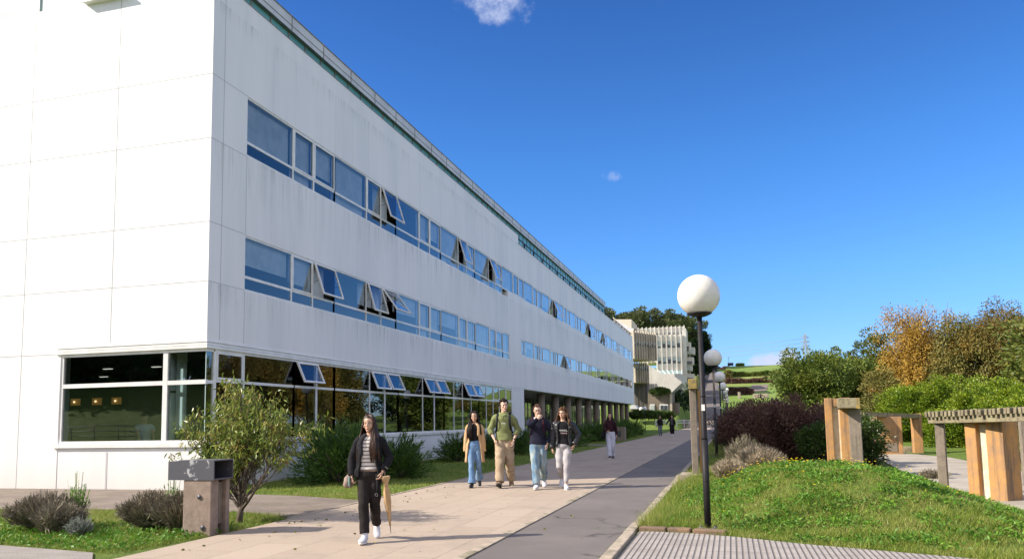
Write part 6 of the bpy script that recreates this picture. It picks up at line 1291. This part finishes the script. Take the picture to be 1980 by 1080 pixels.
mb = MB(); mb.tube([(-.09, .01, 1.47), (-.10, .05, 1.475), (-.06, .11, 1.47), (0, .13, 1.465), (.06, .11, 1.47), (.10, .05, 1.475), (.09, .01, 1.47), (.045, -.075, 1.44), (0, -.10, 1.415), (-.045, -.075, 1.44), (-.09, .01, 1.47)], .030, 12); me, co = bake(mb, .009, OL, 'hood', None, 3); link('hood', me, P3['t'])
mb = MB(); 
for i in range(5): mb.box(-.036+i*.016, -.036+i*.016+.011, -.141, -.139, 1.262, 1.28)
mb.build('print', WHITE, P3['t']); mb = MB(); 
for sx in (-1, 1): mb.tube([(sx*.03, -.125, 1.41), (sx*.034, -.138, 1.34)], .004, 6)
mb.build('drawstring', OL, P3['t'])
bagpack(P3, cloth('navy_nylon', (.012, .014, .022)), 'dark backpack worn by the tall man in green hoodie')
mb = MB(); sh, e, w_ = P3['arms'][1]; mb.tube([w_.lerp(e, .06), w_.lerp(e, .14)], [.031, .032], 12); mb.build('watch', BLACKM, P3['t'])
# 4 navy sweater
NV = cloth('navy_sweater', (.010, .011, .024), (.018, .018, .036), 2)
arms = (((.03, -.20, 1.46), (-.9, -.5, -.8), (.35, .25, .75), (.0, 1, 0), .7), ((.20, -.05, .93), (.9, .5, 0), (-.1, -.2, -1), (-1, 0, 0), .4))
P4 = person((-4.02, 16.15, .02), math.radians(9), 1.78, 'man in navy sweater and washed jeans with hand raised to his shoulder', SK2, 'm', legs=((-.02, -.26, .087, 4), (.08, .30, .20, -50)), arms=arms, head=(6, 6), hair='short', hairm=HAIRA, build=.97, glasses=True,
    clothes=[trousers(DENW, (.106, .092, .088, .090), hem=.0, fold=.009, waist=1.0), top(NV, .92, 1.46, .026, .070, .055, .96, .007, 'sweater', collar=.035, flare=.008), shoes(WSN, WHITE, 1.1)])
mb = MB(); mb.tube([(-.075, .0, 1.475), (-.04, -.07, 1.455), (0, -.095, 1.43), (.04, -.07, 1.455), (.075, .0, 1.475)], [(.02, .006)]*5, 8, flat=(0, 0, 1)); mb.build('shirt_collar', WHITE, P4['t'])
bagpack(P4, cloth('dark_red_nylon', (.05, .008, .012), (.012, .014, .03), 14), 'navy and dark red backpack on the man in navy sweater')
# 5 black puffer
arms = (((-.255, -.02, .86), (-.7, .5, 0), (0, -.08, -1), (1, 0, 0), .55), ((.235, -.06, .95), (.9, .5, 0), (-.25, -.2, -1), (-1, 0, 0), .4))
PUF = M('black_nylon', (.014, .014, .016), (.022, .022, .025), 5, rough=.42, bump=.3, bscale=25)
P5 = person((-3.47, 16.2, .02), math.radians(9), 1.70, 'person with long curly brown hair in open black puffer jacket and grey joggers', SK1, 'm', legs=((-.07, .28, .21, -55), (.045, -.20, .087, 2)), arms=arms, head=(-24, 2), hair='wavy', hairm=HAIRB, hlen=.17, build=.98,
    clothes=[trousers(cloth('grey_jersey', (.36, .34, .35), (.44, .42, .43), 3), (.104, .084, .066, .056), hem=.05, fold=.008, waist=1.0), top(BLK, .93, 1.46, .016, .055, .05, .6, .003), coat(PUF, .92, 1.47, .045, (.48, .60), .076, .064, 1.0, 'jacket', .02, .01, puff=.010, fold=.002), shoes(WSN, WHITE, 1.1)])
def text(J, s_, size, loc, mat, name='print'):
    cu = bpy.data.curves.new('t', 'FONT'); cu.body = s_; cu.size = size; cu.extrude = .001; cu.align_x = 'CENTER'; o = bpy.data.objects.new('t', cu); COL.objects.link(o); dg = bpy.context.evaluated_depsgraph_get(); me = bpy.data.meshes.new_from_object(o.evaluated_get(dg)); bpy.data.objects.remove(o)
    me.materials.clear(); me.materials.append(mat); q = link(name, me, J['t']); q.location = loc; q.rotation_euler = (math.radians(90), 0, 0); return q
text(P5, 'WNAL.', .058, (.012, -.133, 1.245), WHITE); text(P5, 'Lisbjerg', .045, (.015, -.133, 1.195), M('pinkish_print', (.7, .5, .52)))
mb = MB(); mb.add([(.130, -.142, 1.33), (.150, -.136, 1.325), (.178, -.118, 1.352), (.150, -.138, 1.338), (.132, -.144, 1.352)], [(0, 1, 2, 3, 4)]); mb.build('logo', WHITE, P5['t'])
# 6 maroon top, white trousers
arms = (((-.10, -.24, 1.02), (-.9, .5, -.3), (.5, -.75, .1), (0, 0, 1), .5), ((.24, .06, .88), (.6, .6, 0), (0, -.05, -1), (-1, 0, 0), .5))
P6 = person((-4.42, 29.1, .02), math.radians(8), 1.70, 'woman in dark maroon sweater and white wide trousers walking alone in shade', SK1, 'f', legs=((-.04, -.17, .087, 8), (.06, .14, .12, -30)), arms=arms, head=(-10, 3), hair='long', hlen=.34,
    clothes=[trousers(cloth('white_denim', (.62, .62, .70), (.5, .5, .58), 3), (.108, .088, .092, .105), hem=.0, fold=.005, waist=1.06), top(cloth('maroon_knit', (.030, .010, .014), (.045, .016, .02), 4), 1.02, 1.47, .022, .062, .055, .96, .005, 'sweater', collar=.04), shoes(M('black_canvas', (.03, .03, .03)), WHITE, 1.0)])
t = at_person(P6, 'black_bag', 'large black bag on the arm of woman in white trousers', 'bag'); mb = MB(); mb.rings([(-.27, .05, .74, .07, .13, .16), (-.27, .05, .80, .10, .17, .20), (-.27, .05, .98, .09, .15, .18), (-.26, .05, 1.04, .04, .10, .12)], 18, e=2.8); mb.build('pouch', BLK, t); mb = MB(); mb.tube([(-.27, -.05, 1.02), (-.25, -.02, 1.15), (-.22, .06, 1.02)], .012, 8); mb.build('strap', BLK, t)
# 7, 8 the far pair
def far(px, py, label, **k):
    p = gp(px, py, .02); arms = k.pop('arms', (((-.22, -.02, .86), (-.6, .6, 0), (0, -.05, -1), (1, 0, 0), .5), ((.22, -.05, .88), (.6, .6, 0), (0, -.05, -1), (-1, 0, 0), .5)))
    return person((p.x, p.y, .02), 0, k.pop('h', 1.72), label, SK1, k.pop('sex', 'f'), arms=arms, fine=0, **k)
P7 = far(1277, 842, 'distant walker in black jacket and grey trousers with pale tote bag', h=1.72, head=(30, 0), legs=((-.08, -.06, .087, 0), (.08, .12, .1, -15)), hair='long', hlen=.2, clothes=[trousers(cloth('grey_denim', (.16, .18, .21)), (.10, .085, .08, .08), fold=.004), top(BLK, .92, 1.47, .04, .07, .06, .95, .004, 'jacket'), shoes(BLK, RUBBER)])
t = at_person(P7, 'tote_bag', 'pale tote bag on the shoulder of the distant walker', 'bag'); mb = MB(); mb.rings([(-.28, 0, .80, .07, .13, .13), (-.28, 0, .86, .08, .16, .16), (-.28, 0, 1.12, .05, .16, .16)], 14, e=3); mb.build('pouch', cloth('canvas', (.55, .5, .42)), t); mb = MB(); mb.tube([(-.28, -.1, 1.1), (-.22, -.02, 1.42), (-.28, .1, 1.1)], .012, 6); mb.build('strap', bpy.data.materials['canvas'], t)
P8 = far(1300, 841.5, 'distant walker dressed in black with open jacket, arm held out', h=1.76, head=(20, 0), legs=((-.06, -.08, .087, 0), (.07, .1, .1, -15)), arms=(((-.46, -.08, .98), (-.6, .6, 0), (-.6, -.1, -.8), (0, -1, 0), .4), ((.24, -.05, .9), (.6, .6, 0), (0, -.05, -1), (-1, 0, 0), .5)), hair='long', hlen=.2, build=1.05, clothes=[trousers(BLK, (.13, .115, .105, .10), hem=.1, fold=.004), top(cloth('grey_tee', (.10, .10, .11)), .92, 1.46, .015, .055, .05, .6, .003), coat(BLK, .84, 1.47, .05, (.4, .45), .075, .065, 1.0, 'jacket', .02, .02), shoes(WSN, WHITE)])
# person inside the corner room and a walker mostly hidden by the far post
P9 = person((-15.85, 18.0, .05), math.radians(50), 1.80, 'man in pale blue t-shirt leaning over indoors behind corner window', SK1, 'm', legs=((-.1, 0, .087, 0), (.1, .05, .087, 0)), arms=(((-.15, -.35, 1.0), (-.6, .6, -.4), (0, -.8, -.6), (1, 0, 0), .5), ((.2, -.38, .98), (.6, .6, -.4), (0, -.8, -.6), (-1, 0, 0), .5)), head=(0, 22), hair='short', hairm=M('hair_grey', (.2, .18, .16)), fine=0, clothes=[trousers(BLK, (.11, .1, .09, .09), fold=.003), top(cloth('pale_blue_tee', (.55, .66, .78)), .92, 1.46, .02, .07, .07, .45, .004, 'shirt'), shoes(BLK, RUBBER)])
p = at(1692, 862, 36); P10 = person((p.x, p.y, .02), math.radians(60), 1.5, 'person in dark blue shorts and white shoes partly hidden beside the far ochre slab', SK2, 'f', legs=((-.08, -.1, .087, 0), (.09, .1, .087, 0)), arms=(((-.22, -.02, .86), (-.6, .6, 0), (0, -.05, -1), (1, 0, 0), .5), ((.22, -.05, .88), (.6, .6, 0), (0, -.05, -1), (-1, 0, 0), .5)), hair='short', fine=0, clothes=[trousers(cloth('blue_shorts', (.03, .045, .12)), (.11, .1, .1, .1), hem=.4, fold=.003), top(cloth('pink_tee', (.45, .25, .2)), .95, 1.46, .02, .06, .06, .45, .004, 'shirt'), shoes(WSN, WHITE)])
